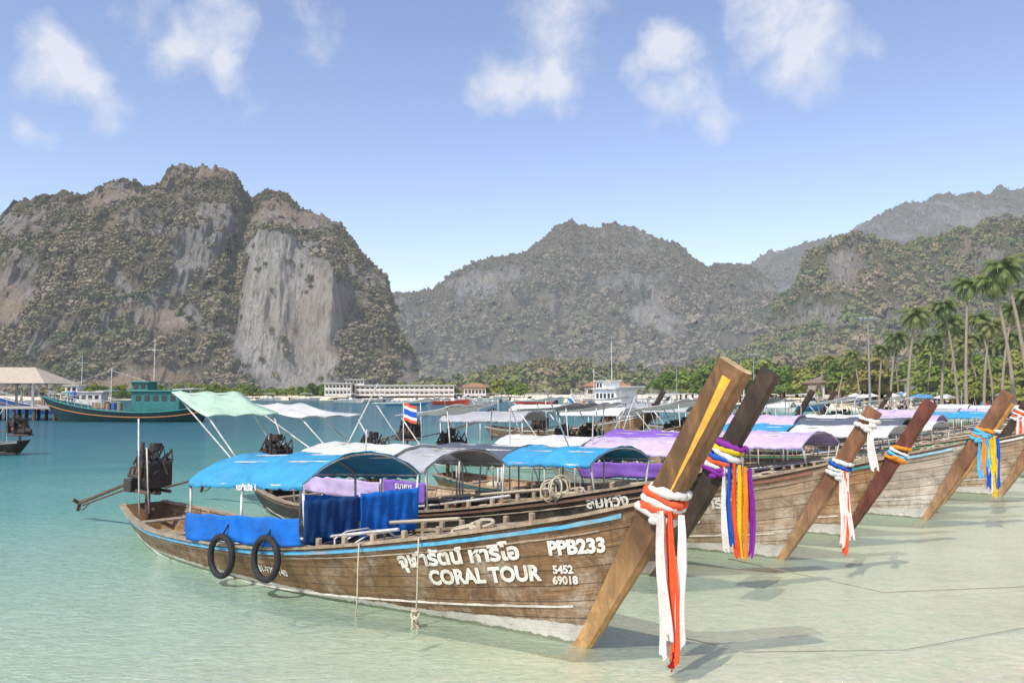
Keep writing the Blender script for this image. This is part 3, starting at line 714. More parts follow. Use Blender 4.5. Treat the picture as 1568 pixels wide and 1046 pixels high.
def boat(foot,rz,L,top,hm,stemm,gun=None,cap=None,hs=1.0,bs=1.0,canopies=(),awning=None,eng=True,stripe=None,tip=None,clutter=True,wales=True,seed=0,sc=1.0,sw=.85,shaft=True):
    R=random.Random(seed)
    d=Vector((math.cos(rz),math.sin(rz)))
    e=empty('longtail_boat',(foot[0]-d.x*L*sc,foot[1]-d.y*L*sc,0),rz,sc)
    h=longtail_hull(L,hs,bs)
    h.mesh('hull',hm,e)
    mb=MB()
    h.strip(mb,1.0,.035,.11,.035,0,dz=.02);
    h.strip(mb,.955,.022,.05,.045,1,q0=.0,q1=.985)
    if wales:
        h.strip(mb,.885,.012,.03,.018,0,q1=.97);h.strip(mb,.40,.010,.03,.022,2,q0=.03,q1=.97)
    mb.obj('gunwale',[cap or M_deck,gun or M_white,M_wline],e)
    dk=MB();rows=[]
    for i in range(41):
        q=.02+.92*i/40;z=h.sh(q)-(.42 if q<.78 else .42-(q-.78)*1.9);v=(z-h.ke(q))/(h.sh(q)-h.ke(q))
        y=max(h.pt(q,v,1).y-.03,.01);rows.append([(q*L+h.ra(q)*z,y*(-1+2*j/6),z) for j in range(7)])
    dk.grid(rows)
    for i in range(22):
        q=.06+.88*i/21
        for sd_ in(-1,1):
            dk.tube([h.pt(q,v,sd_,-.06) for v in (.45,.7,.9,1.02)],.022,6)
            if .58<q<.86: 
                p=h.pt(q,1,sd_,-.05);dk.box((p.x,p.y,p.z+.05),(.07,.06,.16),0,None,.01)
    for x in (1.0,2.3,L*.62,L*.68,L*.74,L*.80,L*.86):
        q=x/L;y=h.be(q)*.98;dk.box((x,0,h.sh(q)-.05),(.20,2*y-.04,.035),0,None,.006)
    dk.obj('deck_and_ribs',M_deck,e)
    build_stem(e,L,top,stemm,stripe,tip,sw)
    for c in canopies: canopy(e,h,*c[:6],hw=h.be(.45)*.96,hoops=c[6] if len(c)>6 else 3)
    if eng: engine(e,-.25,.85,1,shaft)
    if awning:
        am,ax0,ax1,z0,z1=awning;mb=MB();rows=[]
        for i in range(13):
            f=i/12;rows.append([(ax0+(ax1-ax0)*f,.95*(-1+2*j/8),z0+(z1-z0)*f-.06*math.sin(f*math.pi)+.03*math.sin(j*2+f*5)) for j in range(9)])
        mb.grid(rows);mb.obj('awning_cloth',am,e,True,.012)
        mb=MB()
        for (x,f) in ((ax0+.15,.07),(ax1-.15,.93)):
            z=z0+(z1-z0)*f
            for sd_ in(-1,1):
                g=h.at(max(x,.1),h.sh(max(x,.1)/L)-.02,sd_);mb.tube([(g.x,g.y*.95,g.z),(x,sd_*.88,z-.03)],.018,7)
            mb.tube([(x,-.93,z-.03),(x,.93,z-.03)],.018,6)
        mb.obj('awning_frame',M_pole,e,True)
    if clutter:
        mb=MB()
        for k in range(9):
            x=R.uniform(.8,L*.72);q=x/L;y=R.uniform(-.6,.6);z=h.sh(q)-.40
            if k%3==1: mb.tube([(x,y,z),(x,y,z+.30),(x,y,z+.36),(x,y,z+.42)],[.12,.13,.06,.05],12,k%3)
            elif k%3==2: mb.ball((x,y,z+.3),.2,3+k%2,10,7,(1.2,1,.6))
            else: mb.box((x,y,z+.14),(R.uniform(.3,.5),.3,R.uniform(.2,.4)),k%3,(0,0,R.uniform(0,3)),.02)
        for k in range(2):
            x=L*.82+k*.3;q=x/L;mb.torus((x,0,h.sh(q)-.02),.16,.02,Euler((.2,.1,k)).to_matrix(),22,6,3)
            mb.torus((x,0,h.sh(q)+.03),.13,.02,Euler((.1,-.2,k)).to_matrix(),22,6,3)
        mb.tube([(L*.45,-.7,h.sh(.45)),(L*.6,-.6,h.sh(.6)+.1),(L*.75,-.45,h.sh(.75)+.12)],.022,7,5)
        mb.tube([(L*.40,.6,h.sh(.4)+.05),(L*.78,.3,h.sh(.78)+.14)],.025,7,3)
        for k in range(2):
            x=R.uniform(.5,L*.7);mb.tube([(x,R.choice((-.8,.8)),h.sh(x/L)-.1),(x+.05,R.choice((-.8,.8))*.95,R.uniform(2.0,2.9))],.014,6,5) if seed!=1 else None
        mb.obj('deck_gear',[gm('blue_drum',(.03,.12,.35),.5),gm('orange_jerrycan',(.55,.16,.03),.5),gm('grey_crate',(.3,.3,.29),.7),M_rope,gm('orange_vest',(.7,.2,.04),.8),M_pole],e,False)
        mb=MB()
        for k in range(4):
            x=L*(.28+.09*k);q=x/L;mb.box((x,0,h.sh(q)-.14),(.30,h.be(q)*1.5,.03),0,None,.008)
            for sd_ in(-1,1): mb.box((x,sd_*.5,h.sh(q)-.27),(.26,.03,.24),0)
        mb.obj('bench_seats',gm('bench_paint',(.45,.40,.32),.6,.3,5,.2),e)
    return e,h
RZ=math.atan2(-.67,.74)
H1=hullmat('weathered_hull',(.39,.235,.105),(.20,.112,.056),wear=(.39,.325,.25))
H2=hullmat('dark_hull',(.075,.05,.036),(.04,.028,.022),wear=(.13,.105,.085),paint=(.30,.28,.24))
H3=hullmat('tan_hull',(.54,.41,.27),(.38,.27,.165),wear=(.58,.51,.42))
H4=hullmat('orange_wood_hull',(.50,.30,.14),(.33,.18,.08),wear=(.48,.39,.28))
H5=hullmat('pale_hull',(.58,.50,.40),(.46,.38,.29),wear=(.64,.60,.54))
H6=hullmat('red_brown_hull',(.28,.13,.07),(.16,.075,.045),wear=(.30,.22,.16))
S1=woodmat('stem_brown',(.28,.15,.07),(.14,.075,.035),(3,3,1.2),low=(.54,.32,.13))
S1b=woodmat('stem_tan',(.62,.48,.28),(.45,.32,.16),(3,3,1.2))
S2=woodmat('stem_dark',(.10,.065,.04),(.05,.034,.024),(3,3,1.2))
S3=woodmat('stem_redbrown',(.34,.17,.085),(.20,.095,.05),(3,3,1.2),low=(.46,.29,.15))
S4=woodmat('stem_orange',(.66,.35,.07),(.48,.24,.05),(3,3,1.2),low=(.5,.3,.15))
S5=woodmat('stem_deep_red',(.22,.07,.04),(.13,.045,.03),(3,3,1.2))
yel=gm('yellow_paint',(.74,.40,.03),.5,.25,12,.1,.4,0,(.35,.18,.06),.46)
blueg=gm('blue_gunwale_paint',(.08,.34,.52),.6,.3,9,.1,.3,0,(.30,.27,.21),.46)
greeng=gm('green_gunwale_paint',(.06,.26,.14),.6,.3,9,.1,.3,0,(.26,.24,.18),.46)
wht=fabric('white_cloth',(.82,.79,.75));redc=fabric('red_orange_cloth',(.84,.12,.04));redd=fabric('dark_red_cloth',(.35,.02,.02))
cyan=fabric('blue_canopy',(.055,.31,.54),.15,.2);roy=fabric('royal_blue_tarp',(.015,.17,.62),.25,.18);navy=fabric('navy_tarp',(.012,.06,.20),.2)
cwhite=fabric('white_canopy',(.80,.80,.78),.35);cgrey=fabric('grey_canopy',(.42,.43,.45),.2);cdark=fabric('dark_canopy',(.10,.12,.15),.1)
lil=fabric('lilac_canopy',(.62,.50,.74),.25);pur=fabric('purple_canopy',(.26,.13,.52),.2);mint=fabric('mint_awning',(.64,.82,.66),.4)
yelc=fabric('yellow_cloth',(.85,.60,.03));purc=fabric('purple_cloth',(.26,.03,.34));bluc=fabric('blue_cloth',(.02,.12,.55));lblu=fabric('light_blue_cloth',(.12,.50,.75));orac=fabric('orange_cloth',(.85,.30,.03));pinc=fabric('pink_cloth',(.75,.14,.28))
# ---- boat 1
b1,h1=boat((.79,9.24),RZ,10.2,2.93,H1,S1,gun=blueg,canopies=[(3.4,6.4,1.36,1.53,.36,cyan,3)],stripe=yel,tip=S1b,seed=1,sw=1.0)
cloth_panel(b1,(3.45,-1.06,0),(6.4,-1.05,0),.50,.90,roy,z0b=.72,z1b=1.10)
cloth_panel(b1,(6.4,-.98,0),(6.42,-.12,0),.74,1.32,navy,'front_tarp')
cloth_panel(b1,(6.43,-.10,0),(6.43,.96,0),.72,1.34,roy,'front_tarp')
cloth_panel(b1,(3.45,1.0,0),(6.3,1.0,0),.62,1.0,roy,z0b=.8,z1b=1.15)
lettering(b1,h1,'CORAL TOUR',8.28,.45,.15,.24,M_letter,bold=.011,xs=.96)
lettering(b1,h1,'PPB233',9.88,.96,.15,.21,M_letter,bold=.010,xs=1.02)
lettering(b1,h1,'5452',9.90,.76,.12,.12,M_letter,bold=.005,xs=1.0)
lettering(b1,h1,'69018',9.88,.64,.12,.12,M_letter,bold=.005,xs=1.0)
lettering(b1,h1,'จุฬารัตน์ หาริโอ',7.90,.62,.165,.24,M_letter,bold=.011,xs=1.14)
lettering(b1,h1,'081-9791140',5.2,.26,.0,.13,M_letter,bold=.004)
V,Fc=textmesh('ศรชัยเรือ 1',.12,.005);mb=MB();mb.add([(4.85+v.x,-1.055,1.345+v.y+.055*v.x) for v in V],Fc);mb.obj('canopy_lettering',M_letter,b1)
mb=MB()
for x,z,tz in ((4.68,.42,.35),(5.78,.52,-.25)):
    p=Vector((x,-(h1.be(x/10.2)+.115),z));mb.torus(p,.27,.045,Euler((math.pi/2-.05,tz*.5,.04)).to_matrix(),36,10,0)
    mb.tube([(x,p.y,z+.27),(x,p.y+.10,z+.42),(x,p.y+.25,z+.40)],.012,6)
mb.obj('fender_tyres',M_black,b1,True)
mb=MB()
for x,ln in ((7.35,1.0),(8.15,1.1)):
    g=h1.pt(x/10.2,1,-1,.06);mb.tube([(g.x,g.y+.1,g.z+.05),(g.x,g.y,g.z+.03),(g.x+.01,g.y-.02,g.z-.3),(g.x-.02,g.y+.0,g.z-.6),(g.x-.03,g.y-.02,g.z-ln)],.010,6)
g=h1.pt(8.15/10.2,1,-1,.06)
for k in range(7): mb.torus((g.x-.03,g.y-.02,.20-.05*k),.035+.015*(k%2),.014,Euler((k,.4*k,0)).to_matrix(),14,6)
mb.obj('hull_ropes',M_rope,b1,True)
coil(b1,10.2,2.93,1.50,1.72,[wht,redc,wht,redc],turns=5,seed=3,r=.042)
sx=stem_at(10.2,2.93,1.60)
mb=MB()
ribbon(mb,(sx+.08,-.16,1.55),1.42,.15,(1,-.35,0),0,1)
ribbon(mb,(sx+.17,-.13,1.55),1.46,.15,(1,-.2,0),1,2)
ribbon(mb,(sx+.27,-.10,1.52),1.25,.14,(1,-.1,0),0,3)
ribbon(mb,(sx+.13,-.20,1.50),1.15,.10,(1,-.3,0),0,5)
ribbon(mb,(sx+.18,-.11,.20),.16,.08,(1,0,0),2,4)
mb.obj('hanging_ribbons',[wht,redc,redd],b1,True)
mb=MB()
mb.tube([(.9,-.62,.45),(.86,-.64,1.4),(.85,-.66,2.25)],.014,7);mb.tube([(.35,-.2,.5),(.30,-.25,1.7)],.014,7)
for k in range(3):
    x=6.55+.22*k
    mb.tube([(x,-.6,.55),(x,-.6,.80),(x+.05,-.45,.88),(x+.05,-.1,.88),(x,.05,.80),(x,.05,.55)],.014,7)
mb.obj('poles_and_rails',M_pole,b1,True)
# ---- boat 2
b2,h2=boat((2.16,12.7),RZ,10.2,2.96,H2,S2,gun=gm('brown_paint',(.14,.08,.05)),canopies=[(2.1,5.0,1.34,1.40,.32,cwhite,4),(5.05,6.2,1.36,1.40,.30,cgrey,2)],awning=(mint,-3.2,-1.4,2.72,2.18),seed=2,tip=S2)
cloth_panel(b2,(2.0,-1.03,0),(5.0,-1.03,0),.74,1.10,lil,z0b=.78,z1b=1.10)
cloth_panel(b2,(5.1,-1.03,0),(6.2,-1.03,0),.82,1.18,pur,'banner',.008)
V,Fc=textmesh('SIAM COM',.15,.004);mb=MB();mb.add([(5.35+v.x,-1.055,.88+v.y) for v in V],Fc)
V,Fc=textmesh('ธนาคาร',.15,.004);mb.add([(5.45+v.x,-1.055,1.03+v.y) for v in V],Fc);mb.obj('banner_text',M_letter,b2)
lettering(b2,h2,'สมหวัง',9.2,.95,.14,.24,M_letter,bold=.008)
coil(b2,10.2,2.96,1.62,1.98,[purc,wht,redc,bluc,wht,yelc],turns=7,seed=4,r=.045)
sx=stem_at(10.2,2.96,1.9);mb=MB()
for k,ln in enumerate((1.25,1.15,1.3,1.3,1.28,1.2)): ribbon(mb,(sx+.02+.065*k,-.14+.02*k,1.78-.02*k),ln*.98,.10,(1,-.15,0),k,10+k)
mb.obj('hanging_ribbons',[wht,bluc,redc,yelc,orac,purc],b2,True)
mb=MB()
for k in range(6): mb.torus((8.55+.05*k,-.55,1.16+.02*k),.15+.02*(k%2),.014,Euler((1.2+.2*k,.3*k,k)).to_matrix(),20,6)
mb.obj('rope_coil',M_rope,b2,True)
# ---- boat 3
b3,h3=boat((4.42,14.0),RZ+.03,10.2,2.42,H3,S3,gun=gm('red_brown_paint',(.22,.10,.06)),canopies=[(2.6,4.9,1.32,1.36,.28,cdark,3),(4.95,7.1,1.38,1.44,.26,cyan,3)],awning=(cwhite,-4.0,-1.6,2.40,2.12),seed=3,sw=.72)
lettering(b3,h3,'2508',8.45,.45,.1,.22,M_letter,bold=.006)
lettering(b3,h3,'สาริกา 2',8.95,.74,.15,.24,M_letter,bold=.008)
coil(b3,10.2,2.42,1.45,1.62,[wht,wht,bluc],turns=4,seed=6,r=.03,hd=.14,hw=.07)
sx=stem_at(10.2,2.42,1.5);mb=MB();ribbon(mb,(sx+.10,-.11,1.5),1.15,.14,(1,-.2,0),0,31);ribbon(mb,(sx+.14,-.10,1.5),1.28,.12,(1,-.2,0),1,32);ribbon(mb,(sx+.18,-.10,1.48),1.0,.12,(1,-.2,0),0,33);mb.obj('hanging_ribbons',[wht,redc],b3,True)
sx=stem_at(10.2,2.42,2.3);mb=MB();ribbon(mb,(sx+.06,-.1,2.3),.75,.14,(1,-.2,0),0,35);mb.obj('tip_ribbon',[wht],b3,True)
coil(b3,10.2,2.42,2.2,2.3,[wht,wht],turns=2,seed=6,r=.03,hd=.14,hw=.07)
mb=MB();mb.tube([(.4,.6,.5),(.4,.6,2.5)],.015,6,0)
for k,(c_,a_,b_) in enumerate(((1,2.05,2.12),(2,2.12,2.19),(3,2.19,2.33),(2,2.33,2.40),(1,2.40,2.47))):
    mb.grid([[(.4+.055*i,.6+.03*math.sin(i*.9),z-.012*i) for z in (a_,b_)] for i in range(9)],c_)
mb.obj('national_flag',[M_white,redc,wht,bluc],b3)
# ---- boat 4
b4,h4=boat((6.3,16.2),RZ+.05,10.2,2.52,H4,S5,gun=gm('teal_paint',(.05,.22,.24)),canopies=[(2.2,4.7,1.40,1.42,.28,cwhite,3),(4.8,7.7,1.42,1.50,.28,lil,3)],awning=(cwhite,-1.2,.8,2.1,2.4),seed=4,sw=.72,hs=.94)
cloth_panel(b4,(4.8,-1.0,0),(7.6,-1.0,0),.85,1.2,pur,z0b=1.0,z1b=1.3)
lettering(b4,h4,'โชคดี 5',8.9,.68,.15,.24,M_letter,bold=.008)
coil(b4,10.2,2.52,1.5,1.7,[orac,lblu,wht],turns=4,seed=7,r=.03,hd=.15,hw=.075)
# ---- boat 5
b5,h5=boat((8.9,18.4),RZ-.04,10.2,2.68,H5,S3,gun=gm('pale_blue_paint',(.25,.45,.55)),canopies=[(2.0,4.4,1.40,1.42,.28,pur,3),(4.5,7.9,1.44,1.50,.3,lil,3)],awning=(cgrey,-1.3,.9,2.2,2.4),seed=5,sw=.8,hs=1.06)
coil(b5,10.2,2.68,1.75,1.95,[lblu,orac,lblu],turns=5,seed=9,r=.035,hd=.15,hw=.075)
sx=stem_at(10.2,2.68,1.8);mb=MB()
for k,(c_,ln) in enumerate(((0,.8),(1,.75),(0,.6),(2,.7))): ribbon(mb,(sx+.02+.07*k,-.12,1.78),ln,.12,(1,-.1,0),c_,50+k)
mb.obj('hanging_ribbons',[lblu,orac,yelc],b5,True)
boats=[((10.5,20.9),.06,2.46,H2,S4,[lil,pur],cwhite,[bluc,wht,yelc],1.75,.95),((12.9,22.6),-.05,2.85,H3,S3,[cyan,cwhite],cwhite,[pinc,orac],1.5,1.08),((15.0,27.6),.08,2.4,H6,S2,[lil,cdark],cwhite,[wht,redc],1.2,.92),((17.9,29.2),-.03,2.8,H3,S4,[pur,cwhite],cgrey,[yelc,yelc],1.2,1.05),((20.2,34.6),.05,2.5,H4,S5,[cwhite,lil],cwhite,[redc,wht],1.,.96),((24.4,38),-.04,2.8,H2,S3,[lil,cyan],cwhite,[wht,bluc],1.,1.05),((28,44.6),.07,2.55,H5,S2,[cwhite,pur],cwhite,[yelc,redc],1.,.95),((33,51),-.03,2.8,H6,S3,[cgrey,lil],cwhite,[wht,redc],1.,1.05),((38,59),.04,2.6,H4,S3,[cwhite,cwhite],cwhite,[wht,redc],1.,1.)]
for i,(ft,dr,top,hm_,sm_,cs,aw,rb,ln,hs_) in enumerate(boats):
    dz_=.10*((i*7)%3-1)
    b,h=boat(ft,RZ+dr,10.2,top,hm_,sm_,gun=(blueg,M_white,greeng)[i%3],canopies=[(2.0+.3*(i%2),4.6,1.42+dz_,1.44+dz_,.24+.06*(i%3),cs[0],3),(4.7,7.2+.5*(i%3),1.46+dz_,1.52+dz_,.26,cs[1],3)],awning=(aw,-1.2,.9,2.1,2.4+.1*(i%2)),seed=20+i,sw=(.70,.86,.76)[i%3],hs=hs_)
    zc=1.6+.15*(i%3)
    coil(b,10.2,top,zc,zc+.24,rb,turns=5,seed=i,r=.035,hd=.15,hw=.075)
    sx=stem_at(10.2,top,zc+.1);mb=MB()
    for k in range(4): ribbon(mb,(sx+.0+.07*k,-.12,zc+.08),min(ln,zc-.1)*(.8+.07*(k%3)),.13,(1,-.1,0),k%len(rb),70+k+i*5)
    mb.obj('hanging_ribbons',rb,b,True)
boat((-31.9,38.5),math.pi-.1,10.2,2.7,H2,S2,canopies=[(2.5,6,1.6,1.6,.3,cgrey,3)],seed=90,shaft=False)
for i,(x,y,c1) in enumerate(((5,40,cwhite),(9.5,47,cgrey),(3.0,52,cwhite),(14,56,cyan),(20,62,cwhite),(1,33,cgrey))):
    boat((x+4,y-4),RZ+.05*i,10.2,2.8,(H3,H2,H4)[i%3],S2,canopies=[(2.0,5.5,1.7,1.75,.3,c1,3)],awning=(cwhite,-1.2,1.2,2.3,2.5),seed=60+i,clutter=False)
mb=MB();mb.tube([(1.5,8.9,.25),(2.4,8.9,.05),(4.2,9.3,-.05),(7.0,10.5,-.0),(9,12,.1)],.006,6);mb.tube([(3.0,12.0,.4),(5,11.6,.03),(8,12.2,.0),(11,13.6,.2)],.006,6)
mb.obj('mooring_rope',gm('dark_rope',(.26,.24,.18),.9),None,True)
# ---------------------------------------------------------------- fishing boat
def fishing_boat(name,loc,rz,hullc,cabc,L=15.0,white=False,sc=1.0):
    e=empty(name,loc,rz,sc)
    q=[0,.15,.4,.7,.9,1]
    h=Hull(L,(q,(1.5,1.15,1.0,1.35,2.0,2.6)),(q,(-.3,-.6,-.7,-.7,-.6,-.4)),(q,(1.3,1.9,2.1,1.8,.9,.06)),(q,(.3,.3,.3,.4,.6,.9)),(q,(-.15,0,0,.2,.5,.7)))
    hmx=gm(name+'_hull_paint',hullc,.5,.25,2,.1,.4,0,tuple(x*.6 for x in hullc));cm=gm(name+'_cabin_paint',cabc,.5,.2,2,.1)
    dk=gm('cabin_glass',(.02,.03,.035),.2,.1,2,0,.5)
    h.mesh('hull',hmx,e,48,8,.08)
    mb=MB();h.strip(mb,1,.06,.2,.10,0);h.strip(mb,.7,.05,.1,.08,1);mb.obj('rubbing_strakes',[M_white if white else gm('teal_trim',(.04,.22,.22)),gm('orange_trim',(.45,.2,.06))],e)
    mb=MB();rows=[]
    for i in range(21):
        qq=.03+.92*i/20;z=h.sh(qq)-.35;v=(z-h.ke(qq))/(h.sh(qq)-h.ke(qq));y=h.pt(qq,v,1).y-.05
        rows.append([(qq*L+h.ra(qq)*z,y*a,z) for a in(-1,0,1)])
    mb.grid(rows);mb.obj('deck',M_deck,e)
    mb=MB()
    mb.box((4.2,0,2.0),(5.0,2.7,2.2),0,None,.05);mb.box((4.2,0,3.17),(5.8,3.2,.12),2,None,.03);mb.box((6.0,0,3.5),(1.7,2.2,1.1),0,None,.04);mb.box((6.0,0,4.1),(2.2,2.6,.1),2,None,.03)
    for k in range(5):
        for sd_ in(-1,1): mb.box((2.35+k*.9,sd_*1.352,2.4),(.55,.03,.55),1)
    for sd_ in(-1,1):
        for k in range(2): mb.box((5.6+k*.75,sd_*1.102,3.6),(.5,.03,.5),1)
    for k in range(3): mb.box((6.852,-.65+k*.65,3.6),(.03,.5,.5),1)
    mb.obj('cabin',[cm,dk,M_white if white else gm('roof_teal',tuple(min(1,x*1.6+.04) for x in cabc))],e)
    mb=MB();mb.tube([(5,0,4.1),(5,0,8.6)],[.06,.03],8);mb.tube([(9.5,0,1.4),(9.5,0,5.6)],[.07,.04],8);mb.tube([(9.5,0,5.3),(6,0,4.2)],.02,5);mb.tube([(9.5,0,5.4),(16,0,2.9)],.015,5);mb.tube([(5,0,8.4),(9.5,0,5.4)],.012,5);mb.tube([(4.2,0,7.4),(5.8,0,7.4)],.025,5)
    for k in range(9):
        mb.tube([h.pt(.03+.025*k,1,-1),h.pt(.03+.025*k,1,-1)+Vector((0,0,.8))],.025,6)
    for k in range(8):
        qq=.62+.045*k
        for sd_ in(-1,1): 
            p=h.pt(qq,1,sd_);mb.tube([p,p+Vector((0,0,.75))],.025,6)
            p2=h.pt(min(qq+.045,.98),1,sd_);mb.tube([p+Vector((0,0,.75)),p2+Vector((0,0,.75))],.025,6)
    mb.tube([(.6,-1.3,1.3),(.6,-1.3,3.4)],.04,6);mb.tube([(.6,1.3,1.3),(.6,1.3,3.4)],.04,6)
    mb.obj('mast_and_rails',M_pole,e)
    mb=MB();mb.box((1.3,0,3.35),(2.2,3.1,.07),0,(0,.05,0),.02);mb.box((10.5,0,1.7),(1.4,1.3,.7),1,None,.05)
    for k in range(3): mb.tube([(8.2+.6*k,.7,1.2),(8.2+.6*k,.7,1.9)],.26,12,1+k%2)
    mb.obj('deck_gear',[cwhite,gm('dull_crate',(.25,.2,.15)),gm('blue_drum',(.03,.12,.35))],e)
    return e
fishing_boat('fishing_boat',(-29.6,81,0),math.pi-.04,(.008,.040,.045),(.025,.15,.14),15,False,.92)
fishing_boat('excursion_boat',(-52,112,0),math.pi+.1,(.02,.10,.32),(.5,.5,.48),15,True,.9)
fishing_boat('ferry_boat',(13.2,92,0),math.pi*.62,(.62,.62,.60),(.74,.74,.72),14,True)
# ---------------------------------------------------------------- speedboats
def speedboat_mesh(colr,nm):
    e=MB();h=Hull(8,([0,.5,.85,1],(.75,.8,1.0,1.15)),([0,.5,.85,1],(-.2,-.3,-.2,.1)),([0,.4,.8,1],(1.1,1.25,.8,.04)),([0,1],(.4,.7)),([0,.7,1],(0,.2,.6)))
    rows=[[h.pt(i/24,abs(j)/6,-1 if j<0 else 1) for j in range(-6,7)] for i in range(25)];e.grid(rows,0);e.add(rows[0],[tuple(range(13))],0)
    e.grid([[(p.x,p.y*a*.97,p.z-.12) for a in(-1,0,1)] for p in [h.pt(i/16,1,1) for i in range(17)]],1)
    e.grid([[(6.2-3.6*f,a*1.0,2.25-.08*abs(a)+.04*math.sin(f*3)) for a in(-1,-.5,0,.5,1)] for f in [k/6 for k in range(7)]],2)
    for x in(2.7,4.4,6.0):
        for s_ in(-1,1): e.tube([(x,s_*1.0,.75),(x,s_*.95,2.2)],.03,6,3)
    e.box((4.9,0,1.05),(.9,1.5,.6),1,None,.08);e.grid([[(5.3,-.75,1.3),(5.1,-.7,1.75)],[(5.5,0,1.3),(5.3,0,1.75)],[(5.3,.75,1.3),(5.1,.7,1.75)]],4)
    for s_ in(-.4,.4): e.box((-.2,s_,.75),(.45,.32,.75),4,None,.06)
    for k in range(3): e.box((1.4+.9*k,0,.85),(.35,1.9,.35),1,None,.04)
    o=e.obj(nm,[colr,M_white,cwhite,M_metal,gm('dark_glass',(.03,.035,.04),.25)],None,False,0,False);return o.data
spm=[speedboat_mesh(M_white,'speedboat_w'),speedboat_mesh(gm('speed_blue',(.05,.22,.5),.4),'speedboat_b'),speedboat_mesh(gm('speed_red',(.5,.07,.04),.4),'speedboat_r')]
R=random.Random(5)
for (c,y,k) in ((590,190,1),(640,250,0),(555,260,0),(515,240,0),(690,255,0),(735,250,0),(765,200,0),(810,230,0),(850,180,2),(880,150,0),(1000,120,0),(1035,165,0),(1075,140,0),(1110,120,0),(1160,110,0),(1200,125,1),(300,290,0),(340,300,0),(395,300,0),(445,280,0),(150,150,0),(960,190,0),(920,240,1),(710,280,0),(665,200,2),(780,270,0),(905,210,0),(1020,200,2),(1060,190,0)):
    o=bpy.data.objects.new('speedboat',spm[k]);scene.collection.objects.link(o)
    o.location=((c-784)/F*y,y,0);o.rotation_euler=(0,0,R.uniform(-.5,.6)+(math.pi if R.random()<.4 else 0));o.scale=(1.15,)*3
# ---------------------------------------------------------------- people
def person_mesh(name,pose):
    s=pose
    V=[(0,0,.95),(0,.0,1.15),(0,.0,1.36),(0,.0,1.48),(0,.01,1.56),
       (-.17,0,1.40),(-.24,.02+s*.10,1.13),(-.25,.10+s*.16,.90),(.17,0,1.40),(.24,-.02-s*.08,1.13),(.25,.10-s*.12,.90),
       (-.10,0,.90),(-.11,.04+s*-.12,.50),(-.11,-s*.25,.08),(-.11,.16-s*.22,.03),(.10,0,.90),(.11,.06+s*.18,.50),(.11,s*.20,.08),(.11,.16+s*.22,.03)]
    E=[(0,1),(1,2),(2,3),(3,4),(2,5),(5,6),(6,7),(2,8),(8,9),(9,10),(0,11),(11,12),(12,13),(13,14),(0,15),(15,16),(16,17),(17,18)]
    rad=[.14,.12,.15,.06,.055,.065,.045,.03,.065,.045,.03,.095,.06,.04,.035,.095,.06,.04,.035]
    me=bpy.data.meshes.new(name);me.from_pydata(V,E,[]);o=bpy.data.objects.new(name,me);scene.collection.objects.link(o)
    o.modifiers.new('sk','SKIN');
    for i,v in enumerate(me.skin_vertices[0].data): v.radius=(rad[i],rad[i]*.8);v.use_root=(i==0)
    sb=o.modifiers.new('sub','SUBSURF');sb.levels=1;sb.render_levels=1
    dg=bpy.context.evaluated_depsgraph_get();m2=bpy.data.meshes.new_from_object(o.evaluated_get(dg))
    bpy.data.objects.remove(o)
    mb=MB();mb.v=[tuple(v.co) for v in m2.vertices];mb.f=[tuple(p.vertices) for p in m2.polygons]
    mb.m=[]
    for p in m2.polygons:
        c=p.center
        if c.z>1.45: k=0
        elif c.z>.92 and abs(c.x)<.21: k=1
        elif c.z>1.2: k=1
        elif .45<c.z<=.95 and abs(c.x)<.2: k=2
        else: k=0
        mb.m.append(k)
    mb.ball((0,.01,1.66),.095,0,12,9,(.85,1.0,1.2));mb.ball((0,-.015,1.69),.10,3,12,8,(.92,1.0,1.1));mb.ball((0,.11,1.65),.02,0,6,5)
    for sx_ in(-1,1):
        mb.ball((sx_*.085,.01,1.65),.022,0,6,5,(.5,1,1.3))
        hx,hy=(.25*sx_,.10+(s*.16 if sx_<0 else -s*.12))
        for f in range(4): mb.tube([(hx+.012*(f-1.5),hy+.01,.88),(hx+.014*(f-1.5),hy+.03,.80-.008*abs(f-1.5)),(hx+.014*(f-1.5),hy+.045,.77)],[.011,.010,.007],5,0)
        mb.tube([(hx,hy+.02,.88),(hx,hy+.06,.84)],[.012,.008],5,0)
    return mb
skin=gm('skin',(.38,.22,.14),.6,.1,4,0);hair=gm('hair',(.03,.022,.018),.7)
shirts=[gm('shirt_%d'%i,c,.8,.1,8,.1) for i,c in enumerate([(.75,.74,.72),(.55,.06,.05),(.05,.15,.45),(.05,.05,.06),(.7,.5,.1),(.1,.35,.3),(.6,.25,.35)])]
shorts=[gm('shorts_%d'%i,c,.8,.1,8,.1) for i,c in enumerate([(.05,.06,.12),(.3,.27,.2),(.12,.12,.12)])]
pm=[person_mesh('p',x).obj('person_mesh_%d'%i,[skin,shirts[0],shorts[0],hair],None,True,0,False).data for i,x in enumerate((0.15,.9,-.8))]
def person(x,y,z,R):
    o=bpy.data.objects.new('person',R.choice(pm));scene.collection.objects.link(o);o.location=(x,y,z);o.rotation_euler=(0,0,R.uniform(0,6.28));s=R.uniform(.93,1.06);o.scale=(s,)*3
    for i,mm in ((1,R.choice(shirts)),(2,R.choice(shorts))): o.material_slots[i].link='OBJECT';o.material_slots[i].material=mm
pier=empty('pier',(-46,86,0));mb=MB()
mb.box((-9,0,1.25),(26,5,.25),0,None,.03)
for i in range(13):
    for s_ in(-2.2,0,2.2): mb.tube([(-21+i*2,s_,-4),(-21+i*2,s_,1.15)],.16,8,1)
mb.obj('deck',[gm('pier_concrete',(.36,.34,.30),.8),gm('pier_pile',(.10,.085,.07),.9)],pier)
pav=empty('pier_pavilion',(-53,89,1.4));mb=MB()
